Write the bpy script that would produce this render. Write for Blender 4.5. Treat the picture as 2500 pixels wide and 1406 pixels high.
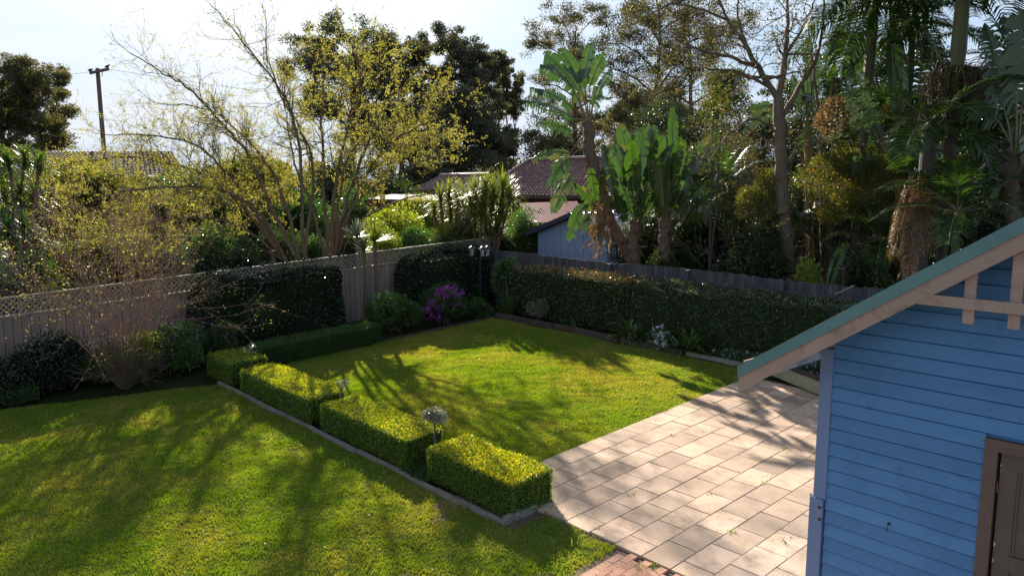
import bpy, math, random
import numpy as np
from mathutils import Vector
C = bpy.context.scene
for o in list(bpy.data.objects): bpy.data.objects.remove(o)
# ------------------------------------------------------------------ camera
FX, CX, CY, HY = 1850.0, 1250.0, 703.0, 450.0          # focal length / centre / eye level in photo pixels
PITCH = math.atan((CY - HY) / FX)
HEAD = np.array([-0.73995, 0.67266])                     # horizontal heading in world X,Y
RIGHT = np.array([0.67266, 0.73995])
CAM = np.array([0.0, 0.0, 5.0])
cd = bpy.data.cameras.new('camera'); cam = bpy.data.objects.new('camera', cd); C.collection.objects.link(cam)
cd.sensor_width = 36; cd.lens = FX / 2500 * 36; cd.clip_start = 0.1; cd.clip_end = 3000
cam.location = CAM
fw = Vector((HEAD[0] * math.cos(PITCH), HEAD[1] * math.cos(PITCH), -math.sin(PITCH)))
cam.rotation_euler = fw.to_track_quat('-Z', 'Y').to_euler()
C.camera = cam
# ------------------------------------------------------------------ world, sun, exposure
SUN_EL, SUN_XY = math.radians(23.0), (-0.894, 0.447)
w = bpy.data.worlds.new("World"); C.world = w; w.use_nodes = True
nt = w.node_tree; nt.nodes.clear()
def N(nt, t, **k):
    n = nt.nodes.new(t)
    for a, b in k.items(): setattr(n, a, b)
    return n
sky = N(nt, 'ShaderNodeTexSky', sky_type='NISHITA', sun_disc=False, sun_elevation=SUN_EL,
        sun_rotation=math.atan2(SUN_XY[0], SUN_XY[1]), air_density=1.0, dust_density=0.6, ozone_density=1.6, altitude=20)
tc = N(nt, 'ShaderNodeTexCoord'); mp = N(nt, 'ShaderNodeMapping'); mp.inputs['Scale'].default_value = (1.0, 1.0, 9.0)
mp.inputs['Rotation'].default_value = (0, 0, 0.4)
nz = N(nt, 'ShaderNodeTexNoise'); nz.inputs['Scale'].default_value = 1.7; nz.inputs['Detail'].default_value = 7; nz.inputs['Roughness'].default_value = 0.55
cr = N(nt, 'ShaderNodeValToRGB'); cr.color_ramp.elements[0].position = 0.46; cr.color_ramp.elements[1].position = 0.62
mx = N(nt, 'ShaderNodeMix', data_type='RGBA'); mx.inputs[7].default_value = (6.9, 6.9, 7.0, 1)
mul = N(nt, 'ShaderNodeMath', operation='MULTIPLY'); mul.inputs[1].default_value = 0.6
bgn = N(nt, 'ShaderNodeBackground'); bgn.inputs['Strength'].default_value = 0.056; wo = N(nt, 'ShaderNodeOutputWorld')
L = nt.links.new
L(tc.outputs['Generated'], mp.inputs['Vector']); L(mp.outputs[0], nz.inputs['Vector']); L(nz.outputs[0], cr.inputs[0])
# milky haze low over the horizon, thin streaks of cloud above it
sx = N(nt, 'ShaderNodeSeparateXYZ'); L(tc.outputs['Generated'], sx.inputs[0])
hz = N(nt, 'ShaderNodeMapRange'); hz.interpolation_type = 'SMOOTHSTEP'; hz.inputs[1].default_value = 0.0; hz.inputs[2].default_value = 0.55; hz.inputs[3].default_value = 0.95; hz.inputs[4].default_value = 0.0
hm = N(nt, 'ShaderNodeMix', data_type='RGBA'); hm.inputs[7].default_value = (3.9, 4.9, 6.4, 1)
L(sx.outputs[2], hz.inputs[0]); L(hz.outputs[0], hm.inputs[0]); L(sky.outputs[0], hm.inputs[6])
L(cr.outputs[0], mul.inputs[0]); L(mul.outputs[0], mx.inputs[0]); L(hm.outputs[2], mx.inputs[6]); L(mx.outputs[2], bgn.inputs[0]); L(bgn.outputs[0], wo.inputs[0])
sd = bpy.data.lights.new('sun', 'SUN'); sd.energy = 5.0; sd.angle = math.radians(0.55); sd.color = (1.0, 0.90, 0.76)
so = bpy.data.objects.new('sun', sd); C.collection.objects.link(so)
sdir = Vector((SUN_XY[0] * math.cos(SUN_EL), SUN_XY[1] * math.cos(SUN_EL), math.sin(SUN_EL)))
so.rotation_euler = sdir.to_track_quat('Z', 'Y').to_euler(); so.location = (-20, 20, 30)
C.view_settings.view_transform = 'Standard'; C.view_settings.look = 'None'; C.view_settings.exposure = 1.4
C.cycles.max_bounces = 6; C.cycles.transparent_max_bounces = 8; C.cycles.diffuse_bounces = 3; C.cycles.transmission_bounces = 3
C.cycles.glossy_bounces = 2; C.cycles.sample_clamp_indirect = 6.0
# ------------------------------------------------------------------ measuring helpers (pixel -> real place)
SL = 0.048
def gz(y): return SL * float(np.clip(y, -12, 21))
def gzv(y): return SL * np.clip(y, -12, 21)
def ray(px, py):
    r, u = (px - CX) / FX, -(py - CY) / FX
    c, s = math.cos(PITCH), math.sin(PITCH)
    f = c + u * s; z = -s + u * c
    return np.array([RIGHT[0] * r + HEAD[0] * f, RIGHT[1] * r + HEAD[1] * f, z])
def D(px, py, d): return CAM + ray(px, py) * d
def G(px, py, h=0.0):
    r = ray(px, py); t = (h - 5) / (r[2] - SL * r[1]); return CAM + r * t
def onX(px, py, X): r = ray(px, py); return CAM + r * (X / r[0])
def onY(px, py, Y): r = ray(px, py); return CAM + r * (Y / r[1])
# ------------------------------------------------------------------ mesh builder
rng = np.random.default_rng(7); random.seed(7)
class MB:
    def __init__(s): s.V = []; s.Q = []; s.T = []; s.vq = []; s.vt = []; s.n = 0
    def add(s, V, Q=None, T=None, v=0.5):
        V = np.asarray(V, float).reshape(-1, 3)
        for F, LF, LV in ((Q, s.Q, s.vq), (T, s.T, s.vt)):
            if F is not None and len(F):
                F = np.asarray(F, int); LF.append(F + s.n)
                LV.append(np.broadcast_to(np.asarray(v, float), (len(F),)).copy())
        s.V.append(V); s.n += len(V); return s
    def box(s, x0, x1, y0, y1, z0, z1, v=0.5, tilt=0.0):
        V = np.array([(x, y, z) for x in (x0, x1) for y in (y0, y1) for z in (z0, z1)], float)
        if tilt: V[:, 2] += tilt * V[:, 1]
        return s.add(V, [(0, 1, 3, 2), (4, 6, 7, 5), (0, 4, 5, 1), (2, 3, 7, 6), (0, 2, 6, 4), (1, 5, 7, 3)], v=v)
    def bar(s, a, b, w, h, up=(0, 0, 1), v=0.5):           # box along a-b, w wide, h high
        a, b = np.array(a, float), np.array(b, float); t = b - a; t /= np.linalg.norm(t)
        sd_ = np.cross(t, up); sd_ /= np.linalg.norm(sd_); u = np.cross(sd_, t)
        V = [p + i * sd_ * w / 2 + j * u * h / 2 for p in (a, b) for i in (-1, 1) for j in (-1, 1)]
        return s.add(V, [(0, 1, 3, 2), (4, 6, 7, 5), (0, 4, 5, 1), (2, 3, 7, 6), (0, 2, 6, 4), (1, 5, 7, 3)], v=v)
    def prism(s, pts, ext, v=0.5):                          # convex polygon pts extruded by ext
        P = np.array(pts, float); k = len(P); E = P + np.array(ext, float); V = np.vstack([P, E])
        Q = [(i, (i + 1) % k, (i + 1) % k + k, i + k) for i in range(k)]
        T = [(0, i + 1, i) for i in range(1, k - 1)] + [(k, k + i, k + i + 1) for i in range(1, k - 1)]
        return s.add(V, Q, T, v=v)
    def tube(s, pts, rad, sides=8, v=0.5, cap=True, lump=0.0):
        P = np.array(pts, float); k = len(P); R = np.broadcast_to(np.asarray(rad, float), (k,))
        T = np.gradient(P, axis=0); T /= np.linalg.norm(T, axis=1)[:, None] + 1e-9
        ref = np.array([0.3, 0.9, 0.2]) if abs(T[0][2]) > 0.7 else np.array([0, 0, 1.0])
        A = np.cross(T, ref); A /= np.linalg.norm(A, axis=1)[:, None]; B = np.cross(T, A)
        th = np.arange(sides) * 2 * math.pi / sides
        rr = R[:, None] * (1 + lump * rng.uniform(-1, 1, (k, sides)))
        V = P[:, None] + rr[..., None] * (np.cos(th)[None, :, None] * A[:, None] + np.sin(th)[None, :, None] * B[:, None])
        i = np.arange(k - 1)[:, None]; j = np.arange(sides)[None]; j2 = (j + 1) % sides
        Q = np.stack([i * sides + j, i * sides + j2, (i + 1) * sides + j2, (i + 1) * sides + j], -1).reshape(-1, 4)
        V = V.reshape(-1, 3); Tt = None
        if cap:
            V = np.vstack([V, P[-1:]]); c = len(V) - 1; b0 = (k - 1) * sides
            Tt = [(b0 + q, b0 + (q + 1) % sides, c) for q in range(sides)]
        return s.add(V, Q, Tt, v=v)
    def lathe(s, c, prof, sides=12, v=0.5):                 # prof: list of (r, z)
        c = np.array(c, float); return s.tube([c + (0, 0, z) for r, z in prof], [max(r, 1e-3) for r, z in prof], sides, v)
    def segs(s, P0, P1, R0, R1, sides=3, v=0.5):            # many thin segments at once
        P0, P1 = np.array(P0), np.array(P1); n = len(P0)
        if not n: return s
        R0, R1 = np.array(R0), np.array(R1); T = P1 - P0; T /= np.linalg.norm(T, axis=1)[:, None] + 1e-9
        ref = np.where(np.abs(T[:, 2:3]) > 0.8, np.array([[1.0, 0, 0]]), np.array([[0, 0, 1.0]]))
        A = np.cross(T, ref); A /= np.linalg.norm(A, axis=1)[:, None] + 1e-9; B = np.cross(T, A)
        th = np.arange(sides) * 2 * math.pi / sides; ring = np.cos(th)[None, :, None] * A[:, None] + np.sin(th)[None, :, None] * B[:, None]
        V = np.concatenate([P0[:, None] + ring * R0[:, None, None], P1[:, None] + ring * R1[:, None, None]], 1).reshape(-1, 3)
        j = np.arange(sides); j2 = (j + 1) % sides
        q = np.stack([j, j2, j2 + sides, j + sides], -1)
        Q = (np.arange(n)[:, None, None] * 2 * sides + q[None]).reshape(-1, 4)
        return s.add(V, Q, v=v)
    def leaves(s, P, size, asp=0.55, dirs=None, spread=1.0, v=None, curl=0.12, nrm=None):
        P = np.asarray(P, float); n = len(P)
        if not n: return s
        d = rng.normal(size=(n, 3))
        if dirs is not None: d = np.asarray(dirs, float) + spread * d * 0.6
        d /= np.linalg.norm(d, axis=1)[:, None] + 1e-9
        q = rng.normal(size=(n, 3)) if nrm is None else np.asarray(nrm, float) + 0.5 * rng.normal(size=(n, 3))
        sw = np.cross(d, q); sw /= np.linalg.norm(sw, axis=1)[:, None] + 1e-9; u = np.cross(sw, d)
        Lh = (size * rng.uniform(0.5, 1.4, n))[:, None]; W = Lh * asp / 2
        m = P + d * Lh * 0.45 + u * Lh * curl
        V = np.stack([P, m + sw * W, P + d * Lh, m - sw * W], 1).reshape(-1, 3)
        Q = np.arange(4 * n).reshape(n, 4)
        return s.add(V, Q, v=rng.uniform(0, 1, n) if v is None else v)
    def build(s, name, m, parent=None, smooth=False):
        V = np.concatenate(s.V) if s.V else np.zeros((0, 3)); off = np.zeros(3)
        if parent is not None: off = np.array(parent['wloc']) if 'wloc' in parent else np.zeros(3)
        V = V - off
        me = bpy.data.meshes.new(name); Q = np.concatenate(s.Q) if s.Q else np.zeros((0, 4), int); T = np.concatenate(s.T) if s.T else np.zeros((0, 3), int)
        nq, ntr = len(Q), len(T)
        me.vertices.add(len(V)); me.vertices.foreach_set('co', V.ravel())
        me.loops.add(nq * 4 + ntr * 3); me.loops.foreach_set('vertex_index', np.concatenate([Q.ravel(), T.ravel()]).astype(np.int32))
        me.polygons.add(nq + ntr)
        me.polygons.foreach_set('loop_start', np.concatenate([np.arange(nq) * 4, nq * 4 + np.arange(ntr) * 3]).astype(np.int32))
        me.polygons.foreach_set('use_smooth', np.full(nq + ntr, smooth))
        me.update(calc_edges=True)
        at = me.attributes.new('v', 'FLOAT', 'FACE')
        at.data.foreach_set('value', np.concatenate(s.vq + s.vt).astype(np.float32) if (s.vq or s.vt) else np.zeros(0, np.float32))
        me.materials.append(m)
        o = bpy.data.objects.new(name, me); C.collection.objects.link(o)
        if parent is not None: o.parent = parent
        o['wloc'] = [float(a) for a in off]
        return o
def thing(name, label, cat, loc=(0, 0, 0), group=None):
    o = bpy.data.objects.new(name, None); C.collection.objects.link(o); o.location = [float(a) for a in loc]
    o['wloc'] = [float(a) for a in loc]; o['label'] = label; o['category'] = cat; o.empty_display_size = 0.2
    if group: o['group'] = group
    return o
def tag(o, label, cat, group=None, kind=None):
    o['label'] = label; o['category'] = cat
    if group: o['group'] = group
    if kind: o['kind'] = kind
    return o
def struct(o, label=None):
    o['kind'] = 'structure'
    if label: o['label'] = label
    return o
# ------------------------------------------------------------------ materials
def newmat(name):
    m = bpy.data.materials.new(name); m.use_nodes = True; n = m.node_tree; n.nodes.clear(); return m, n
def mixc(n, f, a, b):
    x = N(n, 'ShaderNodeMix', data_type='RGBA')
    for i, c in ((6, a), (7, b)):
        if isinstance(c, tuple): x.inputs[i].default_value = (*c, 1)
        else: n.links.new(c, x.inputs[i])
    if isinstance(f, float): x.inputs[0].default_value = f
    else: n.links.new(f, x.inputs[0])
    return x.outputs[2]
def noise(n, scale, detail=4, rough=0.55, stretch=None, coord='Object'):
    t = N(n, 'ShaderNodeTexCoord'); z = N(n, 'ShaderNodeTexNoise'); z.inputs['Scale'].default_value = scale
    z.inputs['Detail'].default_value = detail; z.inputs['Roughness'].default_value = rough
    if stretch:
        mm = N(n, 'ShaderNodeMapping'); mm.inputs['Scale'].default_value = stretch
        n.links.new(t.outputs[coord], mm.inputs[0]); n.links.new(mm.outputs[0], z.inputs['Vector'])
    else: n.links.new(t.outputs[coord], z.inputs['Vector'])
    return z.outputs[0]
def ramp(n, f, p0, p1):
    r = N(n, 'ShaderNodeMapRange'); r.inputs[1].default_value = p0; r.inputs[2].default_value = p1
    n.links.new(f, r.inputs[0]); return r.outputs[0]
def solid(name, c1, c2=None, scale=3.0, rough=0.7, bump=0.0, bscale=None, stretch=None, metal=0.0, spec=0.4, dirt=None, dscale=0.8, vmix=0.0, coat=0.0, dlo=0.52):
    m, n = newmat(name); b = N(n, 'ShaderNodeBsdfPrincipled'); o = N(n, 'ShaderNodeOutputMaterial')
    c2 = c2 or tuple(x * 0.8 for x in c1)
    col = mixc(n, ramp(n, noise(n, scale, 5, 0.6, stretch), 0.3, 0.7), c1, c2)
    if vmix:
        a = N(n, 'ShaderNodeAttribute', attribute_name='v'); h = N(n, 'ShaderNodeHueSaturation')
        k = N(n, 'ShaderNodeMapRange'); k.inputs[3].default_value = 1 - vmix; k.inputs[4].default_value = 1 + vmix; k.clamp = False
        n.links.new(a.outputs['Fac'], k.inputs[0]); n.links.new(k.outputs[0], h.inputs['Value']); n.links.new(col, h.inputs['Color']); col = h.outputs[0]
    if dirt: col = mixc(n, ramp(n, noise(n, dscale, 10, 0.72), dlo, dlo + 0.20), col, dirt)
    n.links.new(col, b.inputs['Base Color']); b.inputs['Roughness'].default_value = rough; b.inputs['Metallic'].default_value = metal
    b.inputs['Specular IOR Level'].default_value = spec; b.inputs['Coat Weight'].default_value = coat
    if bump:
        bp = N(n, 'ShaderNodeBump'); bp.inputs['Strength'].default_value = bump; bp.inputs['Distance'].default_value = 0.02
        n.links.new(noise(n, bscale or scale * 6, 6, 0.65, stretch), bp.inputs['Height']); n.links.new(bp.outputs[0], b.inputs['Normal'])
    n.links.new(b.outputs[0], o.inputs[0]); return m
def leaf(name, c1, c2, trans=0.45, gloss=0.06, rough=0.35, accent=None, acc_from=0.93, patch=None, pscale=0.5, tboost=(1.0, 1.0, 0.5)):
    m, n = newmat(name); o = N(n, 'ShaderNodeOutputMaterial'); a = N(n, 'ShaderNodeAttribute', attribute_name='v')
    col = mixc(n, a.outputs['Fac'], c1, c2)
    if patch: col = mixc(n, ramp(n, noise(n, pscale, 7, 0.68), 0.44, 0.64), col, patch)
    if accent:
        g = N(n, 'ShaderNodeMath', operation='GREATER_THAN'); g.inputs[1].default_value = acc_from; n.links.new(a.outputs['Fac'], g.inputs[0])
        col = mixc(n, g.outputs[0], col, accent)
    d = N(n, 'ShaderNodeBsdfDiffuse'); t = N(n, 'ShaderNodeBsdfTranslucent'); gl = N(n, 'ShaderNodeBsdfGlossy')
    tb = N(n, 'ShaderNodeMix', data_type='RGBA', blend_type='MULTIPLY'); tb.inputs[0].default_value = 1.0; tb.inputs[7].default_value = (*tboost, 1)
    n.links.new(col, tb.inputs[6]); n.links.new(col, d.inputs[0]); n.links.new(tb.outputs[2], t.inputs[0])
    gl.inputs['Roughness'].default_value = rough; gl.inputs[0].default_value = (1, 1, 0.95, 1)
    m1 = N(n, 'ShaderNodeMixShader'); m1.inputs[0].default_value = trans; n.links.new(d.outputs[0], m1.inputs[1]); n.links.new(t.outputs[0], m1.inputs[2])
    m2 = N(n, 'ShaderNodeMixShader'); lw = N(n, 'ShaderNodeFresnel'); lw.inputs[0].default_value = 1.4
    sc = N(n, 'ShaderNodeMath', operation='MULTIPLY_ADD'); sc.inputs[1].default_value = 0.5; sc.inputs[2].default_value = gloss * 0.5
    n.links.new(lw.outputs[0], sc.inputs[0]); mn = N(n, 'ShaderNodeMath', operation='MINIMUM'); mn.inputs[1].default_value = gloss * 2.5
    n.links.new(sc.outputs[0], mn.inputs[0]); n.links.new(mn.outputs[0], m2.inputs[0])
    n.links.new(m1.outputs[0], m2.inputs[1]); n.links.new(gl.outputs[0], m2.inputs[2]); n.links.new(m2.outputs[0], o.inputs[0]); return m
GR1, GR2, GRP = (0.115, 0.215, 0.012), (0.27, 0.365, 0.020), (0.36, 0.34, 0.07)
M = {}
M['grass'] = leaf('grass_blades', GR1, GR2, 0.55, 0.03, 0.5, patch=GRP, pscale=0.5, tboost=(1.25, 1.2, 0.35))
M['lawnsoil'] = solid('lawn_thatch', (0.07, 0.12, 0.015), (0.12, 0.15, 0.03), 2.0, 1.0, 0.6, 40, spec=0.0)
M['soil'] = solid('garden_soil', (0.035, 0.024, 0.016), (0.07, 0.05, 0.032), 5, 1.0, 0.8, 30, spec=0.0)
M['ground'] = solid('far_ground', (0.02, 0.03, 0.012), (0.04, 0.045, 0.02), 0.3, 1.0, 0.5, 5, spec=0.0)
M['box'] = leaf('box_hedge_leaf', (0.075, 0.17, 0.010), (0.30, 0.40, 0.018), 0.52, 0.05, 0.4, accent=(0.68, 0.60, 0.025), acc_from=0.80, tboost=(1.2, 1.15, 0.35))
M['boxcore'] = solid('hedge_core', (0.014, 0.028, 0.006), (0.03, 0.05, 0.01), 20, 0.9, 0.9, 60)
M['cord'] = leaf('cordyline_leaf', (0.09, 0.135, 0.018), (0.27, 0.31, 0.04), 0.5, 0.05, 0.35, tboost=(1.1, 1.1, 0.45))
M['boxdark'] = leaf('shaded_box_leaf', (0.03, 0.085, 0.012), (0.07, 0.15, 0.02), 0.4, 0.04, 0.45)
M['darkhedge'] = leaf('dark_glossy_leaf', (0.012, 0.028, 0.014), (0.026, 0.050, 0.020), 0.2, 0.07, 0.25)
M['righthedge'] = leaf('bronze_tip_leaf', (0.03, 0.055, 0.014), (0.09, 0.11, 0.035), 0.3, 0.09, 0.25, accent=(0.30, 0.13, 0.05), acc_from=0.82)
M['righthedge2'] = leaf('lillypilly_leaf', (0.025, 0.06, 0.014), (0.06, 0.10, 0.025), 0.3, 0.10, 0.3, accent=(0.20, 0.10, 0.04), acc_from=0.95)
M['spring'] = leaf('spring_leaf', (0.20, 0.21, 0.04), (0.50, 0.48, 0.12), 0.6, 0.04, 0.5, accent=(0.52, 0.42, 0.15), acc_from=0.88, tboost=(1.1, 1.05, 0.5))
M['bark'] = solid('brown_bark', (0.11, 0.08, 0.05), (0.19, 0.14, 0.085), 8, 0.9, 0.7, 30)
M['barkgrey'] = solid('grey_bark', (0.12, 0.085, 0.062), (0.20, 0.145, 0.10), 6, 0.9, 0.8, 25, stretch=(1, 1, 0.3))
M['barkdark'] = solid('dark_bark', (0.05, 0.035, 0.028), (0.10, 0.075, 0.055), 6, 0.9, 0.6)
M['twigpink'] = solid('pinkish_twig', (0.34, 0.17, 0.14), (0.46, 0.27, 0.20), 6, 0.8)
M['far'] = leaf('far_haze_leaf', (0.065, 0.075, 0.045), (0.16, 0.165, 0.09), 0.45, 0.06, 0.4, accent=(0.12, 0.10, 0.05), acc_from=0.9)  # leaf colour lightened to stand in for haze on distant trees
M['far2'] = leaf('olive_leaf', (0.070, 0.080, 0.034), (0.17, 0.16, 0.065), 0.45, 0.03, 0.4, accent=(0.20, 0.14, 0.06), acc_from=0.88)
M['gum'] = leaf('gum_leaf', (0.055, 0.070, 0.028), (0.17, 0.155, 0.065), 0.42, 0.025, 0.5, accent=(0.26, 0.16, 0.07), acc_from=0.88)
M['lime'] = leaf('lime_leaf', (0.15, 0.22, 0.02), (0.34, 0.40, 0.035), 0.5, 0.06, 0.4, tboost=(1.15, 1.1, 0.4))
M['mid'] = leaf('mid_green_leaf', (0.04, 0.10, 0.018), (0.10, 0.19, 0.03), 0.45, 0.10, 0.3, tboost=(1.1, 1.15, 0.5))
M['olive'] = leaf('bottlebrush_leaf', (0.08, 0.115, 0.015), (0.20, 0.21, 0.03), 0.5, 0.03, 0.5, accent=(0.32, 0.10, 0.05), acc_from=0.95, tboost=(1.15, 1.05, 0.4))
M['grey'] = leaf('grey_green_leaf', (0.08, 0.095, 0.05), (0.20, 0.20, 0.10), 0.35, 0.12, 0.3)
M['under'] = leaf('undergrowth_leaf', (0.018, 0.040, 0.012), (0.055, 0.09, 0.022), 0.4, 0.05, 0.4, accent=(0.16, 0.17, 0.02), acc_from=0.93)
M['strap'] = leaf('strap_leaf', (0.05, 0.10, 0.015), (0.14, 0.21, 0.03), 0.5, 0.045, 0.3, tboost=(1.1, 1.1, 0.5))
M['strelitzia'] = leaf('paddle_leaf', (0.022, 0.060, 0.014), (0.054, 0.105, 0.018), 0.42, 0.07, 0.35, accent=(0.10, 0.10, 0.03), acc_from=0.97, tboost=(1.1, 1.2, 0.45))
M['strelitzia2'] = leaf('dusty_paddle_leaf', (0.03, 0.065, 0.035), (0.055, 0.10, 0.045), 0.35, 0.045, 0.4)
M['palm'] = leaf('palm_leaflet', (0.018, 0.048, 0.014), (0.05, 0.10, 0.02), 0.38, 0.045, 0.35, tboost=(1.2, 1.2, 0.4))
M['dead'] = leaf('dead_frond', (0.15, 0.085, 0.05), (0.30, 0.18, 0.10), 0.3, 0.04, 0.5)
M['brownfruit'] = leaf('fruit_strand', (0.06, 0.05, 0.02), (0.17, 0.12, 0.04), 0.2, 0.05, 0.5)
M['magenta'] = leaf('magenta_petal', (0.30, 0.03, 0.33), (0.48, 0.08, 0.50), 0.4, 0.02, 0.5, tboost=(1, 1, 1))
M['red'] = leaf('red_petal', (0.45, 0.05, 0.03), (0.60, 0.12, 0.08), 0.4, 0.02, 0.5)
M['white'] = leaf('white_petal', (0.70, 0.66, 0.78), (0.85, 0.82, 0.88), 0.4, 0.02, 0.5, tboost=(1, 1, 1))
M['lilac'] = leaf('lilac_petal', (0.42, 0.30, 0.60), (0.60, 0.48, 0.75), 0.4, 0.02, 0.5, tboost=(1, 1, 1))
M['silver'] = leaf('silver_leaf', (0.20, 0.23, 0.14), (0.42, 0.42, 0.30), 0.35, 0.12, 0.3, accent=(0.75, 0.72, 0.66), acc_from=0.8)
M['fence'] = solid('taupe_fence_paint', (0.34, 0.26, 0.22), (0.27, 0.205, 0.17), 3, 0.75, 0.3, 30, vmix=0.12, stretch=(1, 1, 0.3))
M['lattice'] = solid('lattice_timber', (0.40, 0.33, 0.27), (0.30, 0.24, 0.19), 6, 0.8, 0.3, 40)
M['paling'] = solid('weathered_paling', (0.12, 0.11, 0.115), (0.06, 0.055, 0.06), 5, 0.9, 0.7, 20, vmix=0.28, stretch=(1, 1, 0.15))
M['log'] = solid('dark_sleeper', (0.055, 0.035, 0.028), (0.11, 0.075, 0.055), 5, 0.9, 0.8, 14, stretch=(0.3, 1, 1))
M['kerb'] = solid('concrete_kerb', (0.30, 0.26, 0.22), (0.20, 0.17, 0.14), 4, 0.9, 0.5, 30, dirt=(0.07, 0.08, 0.04), dscale=2.5)
M['paver'] = solid('pink_paver', (0.63, 0.445, 0.32), (0.52, 0.37, 0.265), 2.2, 0.85, 0.3, 30, vmix=0.24, dirt=(0.34, 0.245, 0.165), dscale=2.6, dlo=0.47)
M['brick'] = solid('brick_paver', (0.55, 0.29, 0.19), (0.44, 0.23, 0.15), 3, 0.9, 0.5, 30, vmix=0.22, dirt=(0.30, 0.20, 0.15), dscale=2)
M['joint'] = solid('joint_sand', (0.11, 0.075, 0.055), (0.16, 0.11, 0.08), 10, 0.95, 0.5)
M['blue'] = solid('blue_weatherboard_paint', (0.105, 0.29, 0.56), (0.085, 0.25, 0.50), 1.2, 0.55, 0.12, 40, vmix=0.09, stretch=(1, 1, 4), dirt=(0.07, 0.19, 0.40), dscale=1.4)
M['crack'] = solid('cracked_paint', (0.02, 0.06, 0.14), rough=0.8)
M['bluetrim'] = solid('blue_trim_paint', (0.19, 0.30, 0.50), (0.16, 0.26, 0.45), 2, 0.5, 0.1, 40)
M['green'] = solid('green_roof_metal', (0.14, 0.28, 0.27), (0.12, 0.24, 0.235), 2, 0.45, 0.05, 30)
M['cream'] = solid('cream_barge_timber', (0.47, 0.34, 0.27), (0.39, 0.28, 0.225), 4, 0.65, 0.35, 30, dirt=(0.17, 0.12, 0.10), dscale=3)
M['creamy'] = solid('pale_cream_sleeper', (0.36, 0.33, 0.20), (0.28, 0.25, 0.15), 3, 0.8, 0.3)
M['taupe'] = solid('taupe_door_paint', (0.17, 0.125, 0.10), (0.14, 0.10, 0.08), 5, 0.6, 0.15, 40)
M['door'] = solid('brown_door_paint', (0.145, 0.115, 0.085), (0.12, 0.095, 0.07), 5, 0.6, 0.1, 40)
M['dark'] = solid('dark_gap', (0.012, 0.011, 0.012), rough=0.9)
M['brass'] = solid('old_brass', (0.22, 0.15, 0.08), rough=0.45, metal=0.6)
M['iron'] = solid('black_iron', (0.02, 0.02, 0.022), rough=0.4, spec=0.6)
M['glass'] = solid('lantern_glass', (0.42, 0.44, 0.46), (0.34, 0.36, 0.38), 4, 0.15, spec=0.8)
M['rust'] = solid('rusty_slot', (0.10, 0.045, 0.03), (0.06, 0.03, 0.02), 12, 0.8)
M['white_paint'] = solid('flaking_white', (0.65, 0.65, 0.68), rough=0.6)
M['shedwall'] = solid('pale_blue_sheet', (0.29, 0.37, 0.54), (0.26, 0.335, 0.50), 1.5, 0.7, 0.1)
M['shedtrim'] = solid('navy_fascia', (0.055, 0.06, 0.11), (0.04, 0.045, 0.085), 3, 0.5)
M['corr'] = solid('corrugated_metal', (0.42, 0.43, 0.46), (0.35, 0.36, 0.38), 3, 0.35, metal=0.5)
M['tile'] = solid('terracotta_tile', (0.30, 0.18, 0.165), (0.20, 0.125, 0.12), 6, 0.6, 0.3, 10, vmix=0.3, spec=0.35)
M['tiledull'] = solid('old_terracotta_tile', (0.20, 0.12, 0.11), (0.13, 0.085, 0.08), 6, 0.85, 0.3, 10, vmix=0.3, spec=0.15)
M['tileridge'] = solid('ridge_tile', (0.34, 0.20, 0.18), rough=0.3, spec=0.6)
M['redmetal'] = solid('red_roof_metal', (0.32, 0.10, 0.085), (0.26, 0.085, 0.075), 3, 0.45)
M['greymetal'] = solid('grey_roof_metal', (0.25, 0.23, 0.24), (0.20, 0.18, 0.19), 2, 0.85, spec=0.1)
M['redwall'] = solid('red_brick_wall', (0.17, 0.055, 0.045), (0.12, 0.04, 0.035), 8, 0.85)
M['cladshade'] = solid('shaded_cladding', (0.10, 0.085, 0.075), rough=0.8)  # pale wall darkened so its colour carries shade; carport edge uses it too
M['pole'] = solid('pole_timber', (0.13, 0.09, 0.07), (0.20, 0.14, 0.10), 6, 0.85, 0.4, stretch=(1, 1, 0.2))
M['birdm'] = solid('bird_feather', (0.04, 0.035, 0.035), rough=0.8)
M['crown'] = solid('crownshaft', (0.07, 0.085, 0.035), (0.15, 0.125, 0.04), 2, 0.5, 0.1, stretch=(1, 1, 0.3))
M['palmtrunk'] = solid('ringed_palm_trunk', (0.13, 0.105, 0.085), (0.08, 0.065, 0.052), 4, 0.85, 0.5, 12, stretch=(0.2, 0.2, 4))
M['petiole'] = solid('green_brown_petiole', (0.16, 0.15, 0.06), (0.22, 0.16, 0.09), 6, 0.6)
M['yellowstem'] = solid('yellow_stem', (0.24, 0.20, 0.04), (0.16, 0.13, 0.03), 5, 0.6)
M['shag'] = solid('shaggy_fibre', (0.10, 0.065, 0.045), (0.18, 0.12, 0.085), 10, 0.9, 0.9, 20)
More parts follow.
